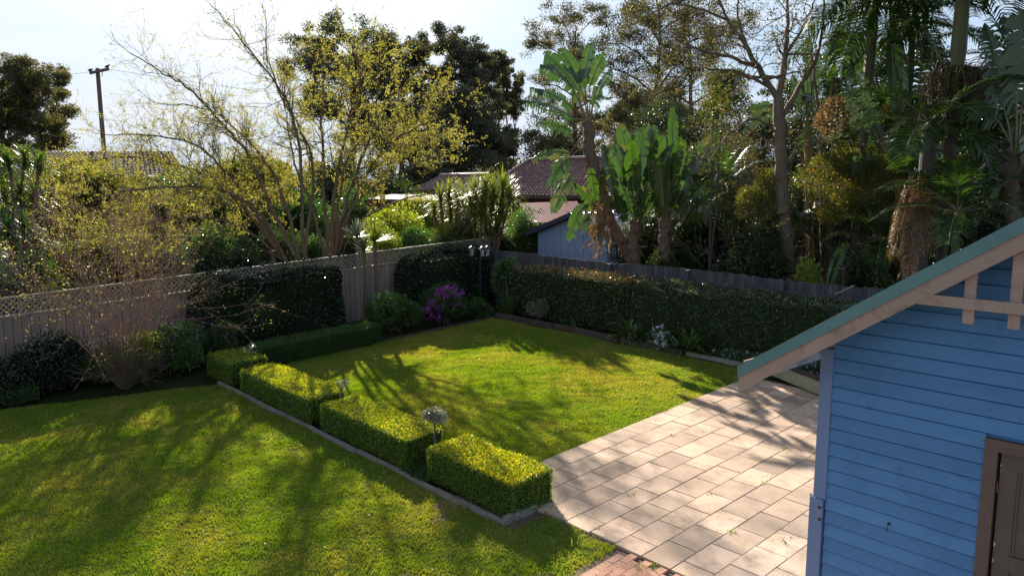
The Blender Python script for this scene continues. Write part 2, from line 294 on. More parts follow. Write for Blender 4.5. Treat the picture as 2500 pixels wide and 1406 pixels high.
# ================================================================== THE GROUND
def sheet(name, x0, x1, y0, y1, off, m, nx=2, ny=2, fn=None, keep=None):
    X, Y = np.meshgrid(np.linspace(x0, x1, nx), np.linspace(y0, y1, ny), indexing='ij')
    Z = gzv(Y) + off
    if fn is not None: Z = Z + fn(X, Y)
    V = np.stack([X, Y, Z], -1).reshape(-1, 3); i = np.arange(nx - 1)[:, None]; j = np.arange(ny - 1)[None]
    Q = np.stack([i * ny + j, (i + 1) * ny + j, (i + 1) * ny + j + 1, i * ny + j + 1], -1).reshape(-1, 4)
    if keep is not None: Q = Q[keep(V[Q].mean(1)[:, :2])]
    return MB().add(V, Q).build(name, m, smooth=True)
ys = np.array([-1500, -12, 21, 1500.0]); xs = np.array([-1500, 1500.0])
g = MB(); X, Y = np.meshgrid(xs, ys, indexing='ij')
g.add(np.stack([X, Y, gzv(Y) - 0.05], -1).reshape(-1, 3), [(i, 4 + i, 5 + i, i + 1) for i in range(3)])
struct(g.build('ground', M['ground']), 'dark leafy ground beyond the fences')
lump = lambda X, Y: 0.012 * np.sin(X * 2.1 + 1) * np.sin(Y * 1.7) + 0.006 * np.sin(X * 6.3) * np.sin(Y * 5.1 + 2)
struct(sheet('back_lawn_soil', -18.3, -8.68, 7.6, 15.75, -0.012, M['lawnsoil'], 90, 80, lump), 'thatch under the far lawn')
struct(sheet('garden_bed', -21.58, -5.0, -6, 17.68, -0.03, M['soil'], 120, 140, lambda X, Y: 0.010 * np.sin(X * 3) * np.sin(Y * 2.7) - 0.03), 'dark soil of the garden beds')
struct(sheet('patio_bed', -8.72, 3.6, -6, 15.2, -0.022, M['joint'], 3, 3), 'sand under the paving')

def blades(name, x0, x1, y0, y1, n, h, mat_, inside=None, per=5):
    P = np.stack([rng.uniform(x0, x1, n), rng.uniform(y0, y1, n)], -1)
    fwd = P @ HEAD; side = P @ RIGHT
    k = (fwd > 4) & (np.abs(side) < fwd * 0.80 + 1.5) & (fwd * 0.53 * 1.0 > 4.6 - 0.6 * 0 - fwd * 0.06 - 0.9)
    if inside is not None: k &= inside(P)
    P = P[k]; n = len(P); P = np.repeat(P, per, 0); n = len(P)
    P = P + rng.normal(size=P.shape) * 0.022
    base = np.stack([P[:, 0], P[:, 1], gzv(P[:, 1]) - 0.012 + lump(P[:, 0], P[:, 1])], -1)
    tuft = 0.75 + 0.35 * np.sin(P[:, 0] * 9 + 2 * np.sin(P[:, 1] * 4)) * np.sin(P[:, 1] * 8 + np.sin(P[:, 0] * 5))
    hh = h * rng.uniform(0.5, 1.3, n) * tuft; lean = rng.normal(size=(n, 2)) * 0.45
    th = rng.uniform(0, math.pi, n); wv = np.stack([np.cos(th), np.sin(th), 0 * th], -1) * (0.0045 + 0.0035 * rng.uniform(0, 1, n))[:, None]
    tip = base + np.stack([lean[:, 0] * hh, lean[:, 1] * hh, hh], -1)
    V = np.stack([base - wv, base + wv, tip], 1).reshape(-1, 3)
    return MB().add(V, T=np.arange(3 * n).reshape(n, 3), v=rng.uniform(0, 1, n)).build(name, mat_)
def in_front(P):
    # the corner of lawn between kerb, patio and brick path
    x, y = P[:, 0], P[:, 1]
    a = (y < 6.58)
    b = (x < -5.93 - 0.03 * np.sin(y * 9)) & (y < 7.24) & (x > -7.22) & (y > 6.3)
    c = (y <= 6.45) & (x < -5.90 - 0.05 * (6.4 - y))
    bed = (x < -18.5) & (y > 1.5 + (x + 20) * 1.6 - 0.0)
    bed2 = (x < -17.7 - (6.5 - y) * 0.42)
    return ((a & (x < -7.2)) | b | c) & ~bed2
struct(sheet('front_lawn_soil', -20.2, -5.95, -6, 7.24, -0.012, M['lawnsoil'], 200, 190, lump, in_front), 'thatch under the near lawn')
o = blades('front_lawn', -20.5, -5.8, -4, 7.3, 120000, 0.042, M['grass'], in_front)
tag(o, 'near lawn of short green grass with dry yellow patches', 'lawn', kind='stuff')
o = blades('back_lawn', -18.35, -8.62, 7.55, 15.75, 100000, 0.038, M['grass'],
           lambda P: (P[:, 0] > -18.2 + 0.05 * np.sin(P[:, 1] * 3)) & (P[:, 0] < -8.64 + 0.03 * np.sin(P[:, 1] * 7)) & (P[:, 1] < 15.65 + 0.03 * np.sin(P[:, 0] * 4)), per=4)
tag(o, 'sunlit back lawn enclosed by hedges, flower beds and the patio', 'lawn', kind='stuff')

lit = MB(); n = 420; P = np.stack([rng.uniform(-18, -6, n), rng.uniform(0, 15, n), np.zeros(n)], -1); P = P[((P[:, 1] < 6.4) | ((P[:, 1] > 8) & (P[:, 0] < -8.8)))]; P[:, 2] = gzv(P[:, 1]) + 0.035
lit.leaves(P, 0.05, 0.5, dirs=np.stack([rng.normal(size=len(P)), rng.normal(size=len(P)), 0 * P[:, 0]], -1) * 2, spread=0.4); o = lit.build('fallen_leaves', M['dead']); tag(o, 'scattered small dry leaves lying on the lawns', 'fallen leaves', kind='stuff')
# patio paving: rows run away from the shed front, stretcher bond
pav = MB(); XR = [-8.67 + 0.4435 * k for k in range(12)] + [-3.38]
for i in range(12):
    x0, x1 = XR[i] + random.uniform(0.002, 0.0045), XR[i + 1] - random.uniform(0.002, 0.0045); y = 7.26 + (0.0 if i % 2 else -0.3) + random.uniform(-0.04, 0.04)
    while y < 15.0:
        y0, y1 = max(y, 7.26) + 0.004, min(y + 0.607, 15.0) - 0.004
        if y1 - y0 > 0.05:
            dz = random.uniform(-0.003, 0.003); v = random.random() * 0.85
            if random.random() < 0.10: v = random.uniform(-0.35, 0.0)
            e = 0.006
            V = []
            for (a, b, z) in ((0, 0, -0.05), (e * 0, 0, 0.004), (e, e, 0.009)):
                V += [(x0 + a, y0 + b, z), (x1 - a, y0 + b, z), (x1 - a, y1 - b, z), (x0 + a, y1 - b, z)]
            V = np.array(V); V[:, 2] += gzv(V[:, 1]) + dz + 0.006
            Q = [(k * 4 + q, k * 4 + (q + 1) % 4, k * 4 + 4 + (q + 1) % 4, k * 4 + 4 + q) for k in range(2) for q in range(4)] + [(8, 9, 10, 11)]
            pav.add(V, Q, v=v)
        y += 0.607
struct(pav.build('patio', M['paver']), 'pinkish stone slab patio laid in staggered rows')
bk = MB()
for i in range(34):
    for j in range(40):
        x0 = -6.4 + i * 0.115; y0 = 7.24 - (j + 1) * 0.232 - (0.116 if i % 2 else 0)
        if y0 + 0.225 > 7.25 or x0 < -5.97 + 0.04 * (i % 3): continue
        dz = random.uniform(-0.004, 0.004)
        V = np.array([(x, y, z) for z in (-0.05, 0.008) for x, y in ((x0, y0), (x0 + 0.108, y0), (x0 + 0.108, y0 + 0.225), (x0, y0 + 0.225))]); V[:, 2] += gzv(V[:, 1]) + dz
        bk.add(V, [(0, 1, 5, 4), (1, 2, 6, 5), (2, 3, 7, 6), (3, 0, 4, 7), (4, 5, 6, 7)], v=random.random())
struct(bk.build('brick_path', M['brick']), 'red brick paving at the corner of the lawn')
# weeds between the slabs
wd = MB()
for q in ((1915, 1095), (1878, 1163), (1862, 1180), (1775, 1300), (1788, 1303), (1918, 1322), (1535, 1208), (1560, 1383), (1575, 1388), (1600, 1385), (1356, 1238), (1455, 1290), (1732, 1208), (1642, 1064)):
    p = G(*q); k = 16
    wd.leaves(np.repeat([p], k, 0) + rng.normal(size=(k, 3)) * (0.035, 0.035, 0.004), 0.05, 0.25, dirs=[(0, 0, 0.8)] * k, spread=1.1)
tag(wd.build('weeds', M['lime']), 'small green weeds sprouting between the patio slabs', 'weeds', kind='stuff')
# ================================================================== HEDGES
def wob(P, a=0.02, f=5.0):
    return a * (np.sin(P[:, 0] * f + 1.3 * np.sin(P[:, 1] * f * .7)) * np.sin(P[:, 1] * f * 1.1 + np.sin(P[:, 2] * f)) + 0.5 * np.sin(P[:, 2] * f * 1.7 + P[:, 0] * 3))
def hedge(name, x0, x1, y0, y1, h, size, dens, m, rnd=0.05, wa=0.02, wf=5.0, z0=0.0, topv=None, top_h=None):
    """clipped block: inner core box and a thick coat of leaves, following the slope of the yard"""
    mb = MB(); faces = [('x', x0), ('x', x1), ('y', y0), ('y', y1), ('z', h)]
    for ax, c in faces:
        area = (y1 - y0) * h if ax == 'x' else (x1 - x0) * h if ax == 'y' else (x1 - x0) * (y1 - y0)
        n = int(area * dens * (1.25 if ax == 'z' else 1.0)); u, v_ = rng.uniform(0, 1, n), rng.uniform(0, 1, n)
        if ax == 'x': P = np.stack([np.full(n, c), y0 + u * (y1 - y0), z0 + v_ * (h - z0)], -1); nr = (np.sign(c - (x0 + x1) / 2), 0, 0)
        elif ax == 'y': P = np.stack([x0 + u * (x1 - x0), np.full(n, c), z0 + v_ * (h - z0)], -1); nr = (0, np.sign(c - (y0 + y1) / 2), 0)
        else: P = np.stack([x0 + u * (x1 - x0), y0 + v_ * (y1 - y0), np.full(n, h)], -1); nr = (0, 0, 1)
        nr = np.array(nr, float)
        # round the edges
        cx_, cy_ = (x0 + x1) / 2, (y0 + y1) / 2; q = np.maximum(np.abs(P - (cx_, cy_, 0)) - np.array([(x1 - x0) / 2 - rnd, (y1 - y0) / 2 - rnd, h - rnd]), 0)
        q[:, 2] = np.maximum(P[:, 2] - (h - rnd), 0); ln = np.linalg.norm(q, axis=1); ov = np.maximum(ln - rnd, 0) / (ln + 1e-9)
        sg = np.sign(P - (cx_, cy_, 0)); P = P - sg * q * ov[:, None]
        P = P + nr * (wob(P, wa, wf) + rng.normal(size=n) * size * 0.35 - size * 0.4)[:, None]
        P[:, 2] += gzv(P[:, 1]); P = np.concatenate([P])
        vv = rng.uniform(0, 1, n)
        if ax == 'z' and topv is not None: vv = np.clip(vv + topv, 0, 1)  # top tone shift: new growth, plus sunlight put into leaf colour
        if ax != 'z': vv = vv * 0.8  # sides darkened in colour as if shaded, accent kept for the tops
        mb.leaves(P, size, 0.62, dirs=np.repeat([nr * 0.9 + (0, 0, 0.25)], n, 0), spread=1.5, v=vv)
    n = int((x1 - x0) * (y1 - y0) * dens * 0.10); P = np.stack([rng.uniform(x0 + .03, x1 - .03, n), rng.uniform(y0 + .03, y1 - .03, n), h + size * rng.uniform(0.2, 1.6, n)], -1); P[:, 2] += gzv(P[:, 1])
    mb.leaves(P, size, 0.5, dirs=[(0, 0, 1.2)] * n, spread=0.8, v=np.clip(rng.uniform(0.3, 1.1, n), 0, 1))
    nx, ny, nz_ = max(3, int((x1 - x0) / .25)), max(3, int((y1 - y0) / .25)), 4
    ins = size * 0.9 + wa
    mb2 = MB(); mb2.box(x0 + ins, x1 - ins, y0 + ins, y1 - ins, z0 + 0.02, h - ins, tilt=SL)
    return mb, mb2
def hedge_thing(name, label, cat, *a, core='boxcore', group=None, trunks=None, **k):
    mb, c = hedge(name, *a, **k); x0, x1, y0, y1 = a[:4]
    t = thing(name, label, cat, ((x0 + x1) / 2, (y0 + y1) / 2, gz((y0 + y1) / 2)), group)
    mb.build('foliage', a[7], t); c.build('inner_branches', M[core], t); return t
BH = 'low clipped box hedges along the concrete kerb'
HB = 0.52
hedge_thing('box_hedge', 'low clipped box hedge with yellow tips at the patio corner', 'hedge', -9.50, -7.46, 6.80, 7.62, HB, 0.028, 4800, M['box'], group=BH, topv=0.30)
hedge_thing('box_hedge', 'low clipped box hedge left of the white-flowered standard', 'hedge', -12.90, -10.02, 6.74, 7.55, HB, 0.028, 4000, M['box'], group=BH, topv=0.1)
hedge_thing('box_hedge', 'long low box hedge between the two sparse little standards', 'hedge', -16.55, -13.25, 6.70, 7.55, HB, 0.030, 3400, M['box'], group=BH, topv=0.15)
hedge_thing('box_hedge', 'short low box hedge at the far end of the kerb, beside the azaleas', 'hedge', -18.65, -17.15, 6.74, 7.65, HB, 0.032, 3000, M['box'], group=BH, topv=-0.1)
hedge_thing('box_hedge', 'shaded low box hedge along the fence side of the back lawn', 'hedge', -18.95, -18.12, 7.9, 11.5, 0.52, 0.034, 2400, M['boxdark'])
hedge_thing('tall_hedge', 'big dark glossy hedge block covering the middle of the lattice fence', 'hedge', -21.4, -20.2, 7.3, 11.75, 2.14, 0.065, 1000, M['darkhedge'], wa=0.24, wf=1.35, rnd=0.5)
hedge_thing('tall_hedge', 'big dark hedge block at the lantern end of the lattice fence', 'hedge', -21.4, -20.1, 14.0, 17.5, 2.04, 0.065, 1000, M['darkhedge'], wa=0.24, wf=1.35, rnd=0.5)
hedge_thing('paling_fence_hedge', 'bronze-tipped hedge in front of the grey paling fence', 'hedge', -18.25, -13.2, 16.45, 17.4, 1.5, 0.06, 900, M['righthedge'], wa=0.06, wf=2.6, rnd=0.15, topv=0.12)
hedge_thing('paling_fence_hedge', 'dark green hedge running behind the daisies towards the blue shed', 'hedge', -13.15, -4.0, 16.3, 17.45, 1.5, 0.055, 900, M['righthedge2'], wa=0.07, wf=2.3, rnd=0.18)
# ================================================================== SHRUBS
def blob_points(c, r, n, lobes=9, shell=0.35, seed=None):
    c, r = np.array(c, float), np.array(r, float)
    q = rng.normal(size=(lobes, 3)); q /= np.linalg.norm(q, axis=1)[:, None]; q[:, 2] = np.abs(q[:, 2]) * 1.35 - 0.55
    cen = q * 0.66; lr = rng.uniform(0.30, 0.52, lobes)
    k = rng.integers(0, lobes, n); d = rng.normal(size=(n, 3)); d /= np.linalg.norm(d, axis=1)[:, None]
    rad = lr[k] * (1 - shell * rng.uniform(0, 1, n) ** 1.5) * (1 + 0.12 * rng.normal(size=n))
    return c + (cen[k] + d * rad[:, None]) * r, d
def bush(name, label, cat, c, r, n, size, m, group=None, lobes=9, flower=None, nf=0, fsize=0.04, asp=0.55, stems=6, core=True, bark='barkdark', flab=None):
    t = thing(name, label, cat, (c[0], c[1], gz(c[1])), group); c = np.array([c[0], c[1], gz(c[1]) + c[2]])
    mb = MB(); P, d = blob_points(c, r, n, lobes); P[:, 2] = np.maximum(P[:, 2], gzv(P[:, 1]) + 0.02)
    mb.leaves(P, size, asp, dirs=d + (0, 0, 0.3), spread=1.3)
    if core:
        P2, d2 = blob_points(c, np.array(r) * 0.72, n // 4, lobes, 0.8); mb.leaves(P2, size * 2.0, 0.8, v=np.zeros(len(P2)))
    mb.build('foliage', M[m], t)
    s = MB(); b = np.array([c[0], c[1], gz(c[1])])
    for k in range(stems):
        e = c + rng.uniform(-1, 1, 3) * np.array(r) * 0.6; mid = (b + e) / 2 + rng.normal(size=3) * 0.1 * r[0]
        s.tube([b + rng.normal(size=3) * (0.08, 0.08, 0), mid, e], [0.03 * r[2] + .008, 0.02 * r[2] + .006, 0.006], 5)
    s.build('stems', M[bark], t)
    if flower:
        f = MB(); P3, d3 = blob_points(c, np.array(r) * 1.04, nf * 6, lobes, 0.05)
        keep = ((P3 - CAM)[:, :2] @ HEAD < (c - CAM)[:2] @ HEAD + 0.2 * r[0]) | (P3[:, 2] > c[2] + r[2] * .4); P3, d3 = P3[keep][:nf], d3[keep][:nf]
        P4 = np.repeat(P3, 6, 0) + rng.normal(size=(len(P3) * 6, 3)) * fsize * 0.35
        if nf <= 60:
            for q in range(len(P3)):
                MB().leaves(P4[q * 6:q * 6 + 6], fsize, 0.8, dirs=np.repeat(d3[q:q + 1], 6, 0), spread=1.5).build('flower', M[flower], t)
        else: f.leaves(P4, fsize, 0.8, dirs=np.repeat(d3, 6, 0), spread=1.5); fo = f.build('flowers', M[flower], t); fo['kind'] = 'stuff'
    return t
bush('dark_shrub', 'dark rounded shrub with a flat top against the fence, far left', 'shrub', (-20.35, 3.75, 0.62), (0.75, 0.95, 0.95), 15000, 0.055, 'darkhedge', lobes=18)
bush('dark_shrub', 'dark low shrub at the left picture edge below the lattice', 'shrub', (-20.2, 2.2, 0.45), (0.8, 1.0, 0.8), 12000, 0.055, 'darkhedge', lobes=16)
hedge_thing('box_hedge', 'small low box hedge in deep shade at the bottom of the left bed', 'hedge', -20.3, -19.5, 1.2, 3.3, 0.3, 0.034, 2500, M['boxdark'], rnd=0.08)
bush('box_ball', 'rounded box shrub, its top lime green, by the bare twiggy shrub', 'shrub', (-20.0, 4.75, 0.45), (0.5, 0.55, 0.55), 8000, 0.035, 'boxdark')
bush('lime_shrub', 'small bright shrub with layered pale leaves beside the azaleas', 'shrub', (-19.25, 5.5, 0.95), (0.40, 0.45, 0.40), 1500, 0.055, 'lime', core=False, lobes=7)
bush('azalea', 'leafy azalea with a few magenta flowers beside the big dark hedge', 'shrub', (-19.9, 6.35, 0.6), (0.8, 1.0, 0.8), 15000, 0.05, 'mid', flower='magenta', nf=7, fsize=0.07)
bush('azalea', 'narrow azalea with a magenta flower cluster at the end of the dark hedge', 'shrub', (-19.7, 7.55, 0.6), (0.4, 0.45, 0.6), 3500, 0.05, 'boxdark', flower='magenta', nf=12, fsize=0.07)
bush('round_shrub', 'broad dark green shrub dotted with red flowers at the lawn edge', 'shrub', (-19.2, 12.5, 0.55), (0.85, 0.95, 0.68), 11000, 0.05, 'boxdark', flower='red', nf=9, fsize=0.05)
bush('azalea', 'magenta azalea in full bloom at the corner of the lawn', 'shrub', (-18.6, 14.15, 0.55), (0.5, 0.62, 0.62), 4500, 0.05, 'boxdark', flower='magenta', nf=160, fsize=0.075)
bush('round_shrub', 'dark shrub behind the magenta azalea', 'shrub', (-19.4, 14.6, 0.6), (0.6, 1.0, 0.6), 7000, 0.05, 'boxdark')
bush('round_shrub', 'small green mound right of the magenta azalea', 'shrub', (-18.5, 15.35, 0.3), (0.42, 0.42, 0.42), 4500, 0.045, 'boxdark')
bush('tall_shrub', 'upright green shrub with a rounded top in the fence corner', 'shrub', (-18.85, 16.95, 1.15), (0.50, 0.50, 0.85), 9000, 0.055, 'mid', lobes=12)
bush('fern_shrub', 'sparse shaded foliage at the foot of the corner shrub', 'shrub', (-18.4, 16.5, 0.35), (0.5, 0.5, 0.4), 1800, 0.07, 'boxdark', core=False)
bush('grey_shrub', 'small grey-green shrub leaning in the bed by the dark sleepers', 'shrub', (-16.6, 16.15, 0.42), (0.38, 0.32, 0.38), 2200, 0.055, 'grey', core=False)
def bare_shrub(name, label, base, h, spread, n, m, leafm=None, nl=0, lsize=0.06, flare=0.5, r0=0.02, lz=(0.3, 1.0), group=None, lpart='leaves', kid=0.85, amp=0.42, tw=0.0045):
    base = np.array([base[0], base[1], gz(base[1])]); t = thing(name, label, 'shrub', base, group)
    S0, S1, Ra, Rb, tips = [], [], [], [], []
    def go(p, d, Ln, r, dep):
        k = 4
        for i in range(k):
            d = d + rng.normal(size=3) * 0.12 + (0, 0, 0.03); d = d / np.linalg.norm(d); q = p + d * Ln / k; rr = r * (1 - 0.6 * (i + 1) / k)
            S0.append(p); S1.append(q); Ra.append(r * (1 - 0.6 * i / k)); Rb.append(rr); p = q
            if dep < 3 and i > 0 and rng.uniform() < kid:
                dd = d + rng.normal(size=3) * amp; go(q, dd / np.linalg.norm(dd), Ln * 0.62, rr * 0.65, dep + 1)
        tips.append(p)
    for k in range(n):
        a = rng.uniform(0, 2 * math.pi); f = flare * rng.uniform(0.1, 1) ** 0.6
        go(base + np.array([math.cos(a), math.sin(a), 0]) * 0.08, np.array([math.cos(a) * f, math.sin(a) * f, 1.0]) / math.hypot(1, f), h * rng.uniform(0.5, 0.75), r0, 0)
    mb = MB().segs(S0, S1, np.array(Ra), np.maximum(Rb, tw), 3); mb.build('twigs', M[m], t)
    if leafm:
        A = np.array(S1); zz = (A[:, 2] - base[2]) / h; A = A[(zz > lz[0]) & (zz < lz[1])]
        P = A[rng.integers(0, len(A), nl)] + rng.normal(size=(nl, 3)) * 0.05
        MB().leaves(P, lsize, 0.5).build(lpart, M[leafm], t)
    return t
bare_shrub('bare_shrub', 'tall vase-shaped shrub of thin pinkish twigs in front of the lattice fence', (-19.45, 5.05), 4.1, 1.6, 34, 'twigpink', 'spring', 4200, 0.05, flare=0.50, r0=0.017, lz=(0.25, 0.95), kid=1.0, tw=0.0055)
bare_shrub('clipped_twig_shrub', 'brown clipped shrub of bare twigs at the lawn edge', (-18.95, 4.95), 0.95, 0.8, 50, 'bark', 'olive', 1500, 0.04, flare=1.0, r0=0.010, lz=(0.75, 1.2), kid=1.0)
# standards (small topiary trees on a stem) between the box hedges
def standard(label, x, y, h, r, n, group='flowering standards between the box hedges', lean=0.0):
    b = np.array([x, y, gz(y)]); t = thing('topiary_standard', label, 'small tree', b, group)
    s = MB(); s.tube([b, b + (0.01, 0.02, h * .35), b + (lean * .5, 0, h * .6), b + (lean, 0, h)], [0.022, 0.019, 0.018, 0.012], 7)
    for k in range(9):
        a = rng.uniform(0, 6.28); s.tube([b + (lean, 0, h * 0.86), b + (lean + math.cos(a) * r * .6, math.sin(a) * r * .6, h + r * rng.uniform(0, .6))], [0.008, 0.003], 4)
    s.build('stem', M['barkgrey'], t)
    P, d = blob_points(b + (lean, 0, h + r * .15), (r, r, r * .85), n, 8 if n > 500 else 5); MB().leaves(P, 0.042, 0.55, dirs=d, spread=1.3).build('crown', M['silver'], t)
    return t
standard('full silvery standard with white blossom between the two nearest hedges', -9.76, 7.15, 0.86, 0.20, 1500)
standard('sparse thin standard between the second and third hedges', -13.08, 7.28, 0.72, 0.16, 120, lean=0.08)
standard('spindly standard with pale tips near the azaleas', -16.9, 7.15, 0.85, 0.15, 110, lean=-0.05)
cov = MB(); nq = 2600; P = np.stack([rng.uniform(-10.05, -9.35, nq), rng.uniform(6.62, 7.1, nq), 0 * np.zeros(nq)], -1); P[:, 2] = gzv(P[:, 1]) + rng.uniform(0, 0.07, nq)
cov.leaves(P, 0.03, 0.8, dirs=[(0, 0, 1)] * nq, spread=1.2); tag(cov.build('ground_cover', M['boxdark']), 'creeping ground cover spilling over the kerb between two box hedges', 'ground cover', kind='stuff')
# strappy plants
def blade_strip(mb, b, d, Ln, w, droop, v=None, k=5):
    d = np.array(d, float); d /= np.linalg.norm(d); p = np.array(b, float); pts = []; 
    for i in range(k + 1):
        pts.append(p.copy()); d2 = d + np.array([0, 0, -droop * (i / k) ** 1.3]); d2 /= np.linalg.norm(d2); p = p + d2 * Ln / k
    pts = np.array(pts); sd_ = np.cross(pts[-1] - pts[0] + (0.01, 0.02, 0), (0, 0, 1.0)); sd_ /= np.linalg.norm(sd_) + 1e-9
    wv = w * np.array([0.6, 1, 1, 0.85, 0.55, 0.05])[:k + 1, None] / 2
    V = np.concatenate([pts - sd_ * wv, pts + sd_ * wv]); Q = [(i, i + 1, i + k + 2, i + k + 1) for i in range(k)]
    mb.add(V, Q, v=rng.uniform() if v is None else v)
def strappy(name, label, base, n, Ln, w, droop, m, elev=(0.4, 1.3), cat='plant', group=None, z=0.0):
    b = np.array([base[0], base[1], gz(base[1]) + z]) if len(base) == 2 else np.array(base, float)
    mb = MB()
    for k in range(n):
        a, e = rng.uniform(0, 6.28), rng.uniform(*elev)
        blade_strip(mb, b + rng.normal(size=3) * (0.05, 0.05, 0.01), (math.cos(a) * math.cos(e), math.sin(a) * math.cos(e), math.sin(e)), Ln * rng.uniform(0.7, 1.15), w, droop)
    o = mb.build(name, M[m]); return tag(o, label, cat, group)
SG = 'strappy clumps along the sleeper edge'
strappy('agapanthus', 'strappy green clump left of the white daisies, at the sleeper edge', (-12.75, 15.95), 130, 0.85, 0.04, 1.4, 'strap', group=SG)
strappy('agapanthus', 'strappy clump just behind the white daisies', (-12.15, 16.1), 80, 0.75, 0.04, 1.4, 'strap', group=SG)
strappy('agapanthus', 'large strappy clump right of the white daisies', (-10.85, 15.95), 140, 0.9, 0.042, 1.3, 'strap', group=SG)
strappy('agapanthus', 'thin dark clump at the foot of the corner shrub by the stake', (-17.9, 16.2), 50, 0.7, 0.025, 0.9, 'boxdark', elev=(0.9, 1.45), group=SG)
strappy('agapanthus', 'small shaded clump in the bed behind the dark sleepers', (-14.9, 16.05), 20, 0.45, 0.02, 1.0, 'boxdark', group=SG)
bush('daisy_bush', 'daisy bush with large white flowers at the lawn edge', 'flowers', (-11.75, 15.95, 0.2), (0.45, 0.32, 0.32), 1800, 0.05, 'boxdark', flower='white', nf=46, fsize=0.075, core=False)
bush('daisy_bush', 'low bed of small lilac daisies along the dark hedge', 'flowers', (-9.4, 16.0, 0.1), (1.0, 0.3, 0.22), 5000, 0.04, 'boxdark', flower='lilac', nf=80, fsize=0.04, core=False, lobes=14)
bush('daisy_bush', 'lilac and white daisies beneath the shed eave', 'flowers', (-7.4, 15.9, 0.2), (1.1, 0.45, 0.35), 6000, 0.04, 'boxdark', flower='lilac', nf=140, fsize=0.045, core=False, lobes=14)
bush('daisy_bush', 'a few white daisies above the gutter end', 'flowers', (-8.1, 15.6, 0.42), (0.25, 0.25, 0.18), 600, 0.04, 'boxdark', flower='white', nf=9, fsize=0.07, core=False)
# ================================================================== EDGINGS, STAKE
kb = MB()
for k in range(13):
    x0 = -17.65 + k * 0.785; x1 = x0 + 0.775; dy = 0.012 * math.sin(k * 1.7)
    kb.box(x0, x1, 6.60 + dy, 6.665 + dy, -0.1 + 0.0, 0.05 + random.uniform(-0.006, 0.006), tilt=SL)
kb.box(-7.53, -7.45, 6.67, 7.26, -0.1, 0.09, tilt=SL)
tag(kb.build('concrete_kerb', M['kerb']), 'pale concrete kerb along the front of the low box hedges', 'kerb')
def sleeper(label, a, b, w=0.13, h=0.16, z=0.06, m='log', name='sleeper_edging', group='dark sleepers edging the right bed'):
    A = np.array([a[0], a[1], gz(a[1]) + z]); B = np.array([b[0], b[1], gz(b[1]) + z]); mb = MB()
    n = 6; pts = [A + (B - A) * i / n for i in range(n + 1)]
    for i in range(n): mb.bar(pts[i] + rng.normal(size=3) * 0.004, pts[i + 1], w, h)
    return tag(mb.build(name, M[m]), label, 'garden edging', group)
sleeper('dark sleeper edging below the corner shrub', (-18.2, 15.85), (-15.6, 15.82))
sleeper('dark sleeper edging below the grey-green shrub', (-15.55, 15.86), (-13.0, 15.76))
sleeper('dark sleeper edging beside the strappy clumps', (-12.95, 15.78), (-10.9, 15.72), h=0.12)
sleeper('low stone edging beside the lilac daisies', (-10.8, 15.72), (-8.7, 15.66), h=0.09, m='kerb')
sleeper('thin dark edging between lawn and shaded low hedge', (-18.16, 11.6), (-18.16, 15.7), w=0.05, h=0.07, z=0.02)
t = thing('raised_sleeper_edge', 'pale cream timber edge holding the bed beyond the patio', 'garden edging', (-7.0, 14.8, gz(14.8)))
MB().bar((-8.3, 15.42, 0.9), (-5.2, 13.95, 0.85), 0.09, 0.24).build('cream_board', M['creamy'], t)
MB().bar((-8.25, 15.53, 0.95), (-5.15, 14.06, 0.90), 0.10, 0.26).build('brown_sleeper', M['log'], t)
tag(MB().tube([D(1236, 690, 24.6), D(1242, 768, 24.6) - (0, 0, 0.25)], [0.015, 0.018], 6).build('garden_stake', M['barkgrey']), 'thin upright timber stake in the fence corner', 'stake')
tf = MB()
for (x, y) in [(-13.2, 5.9), (-14.1, 5.7), (-12.0, 5.8), (-15.5, 6.1), (-7.0, 6.85), (-6.6, 6.7), (-11.0, 6.2), (-9.9, 6.35), (-16.3, 5.2), (-14.8, 5.1), (-6.9, 7.1), (-10.4, 6.4), (-12.7, 6.3), (-17.2, 4.2), (-6.3, 7.0), (-15.0, 6.4), (-8.3, 6.5), (-18.0, 3.2)]:
    for k in range(26): 
        a, e = rng.uniform(0, 6.28), rng.uniform(0.6, 1.4); blade_strip(tf, (x + rng.normal() * .12, y + rng.normal() * .06, gz(y) - 0.01), (math.cos(a) * math.cos(e), math.sin(a) * math.cos(e), math.sin(e)), rng.uniform(0.08, 0.2), 0.007, 1.0)
tag(tf.build('long_grass', M['grass']), 'longer unmown grass tufts beside the kerb', 'grass', kind='stuff')
# ================================================================== LEFT FENCE (boards, capping and lattice)
XF = -21.6; YE = 18.85
t = thing('lattice_fence', 'taupe board fence topped with diagonal lattice along the left side', 'fence', (XF, 8, gz(8)))
bd = MB(); y = -4.0
while y < YE:
    y1 = min(y + 0.188, YE); bd.box(XF - 0.012 + random.uniform(-.002, .002), XF + 0.012, y, y1 - 0.012, -0.05, 1.66, v=random.random(), tilt=SL); y += 0.19
bd.build('boards', M['fence'], t)
MB().box(XF - 0.02, XF - 0.013, -4, YE, 0, 1.66, tilt=SL).build('backing', M['dark'], t)
rl = MB(); rl.box(XF - 0.03, XF + 0.045, -4, YE, 1.66, 1.70, tilt=SL); rl.build('capping_rail', M['lattice'], t)
rl = MB(); rl.box(XF - 0.035, XF + 0.04, -4, YE, 2.11, 2.15, tilt=SL); rl.build('top_rail', M['lattice'], t)
lt = MB(); sp = 0.135; h0, h1 = 1.70, 2.11
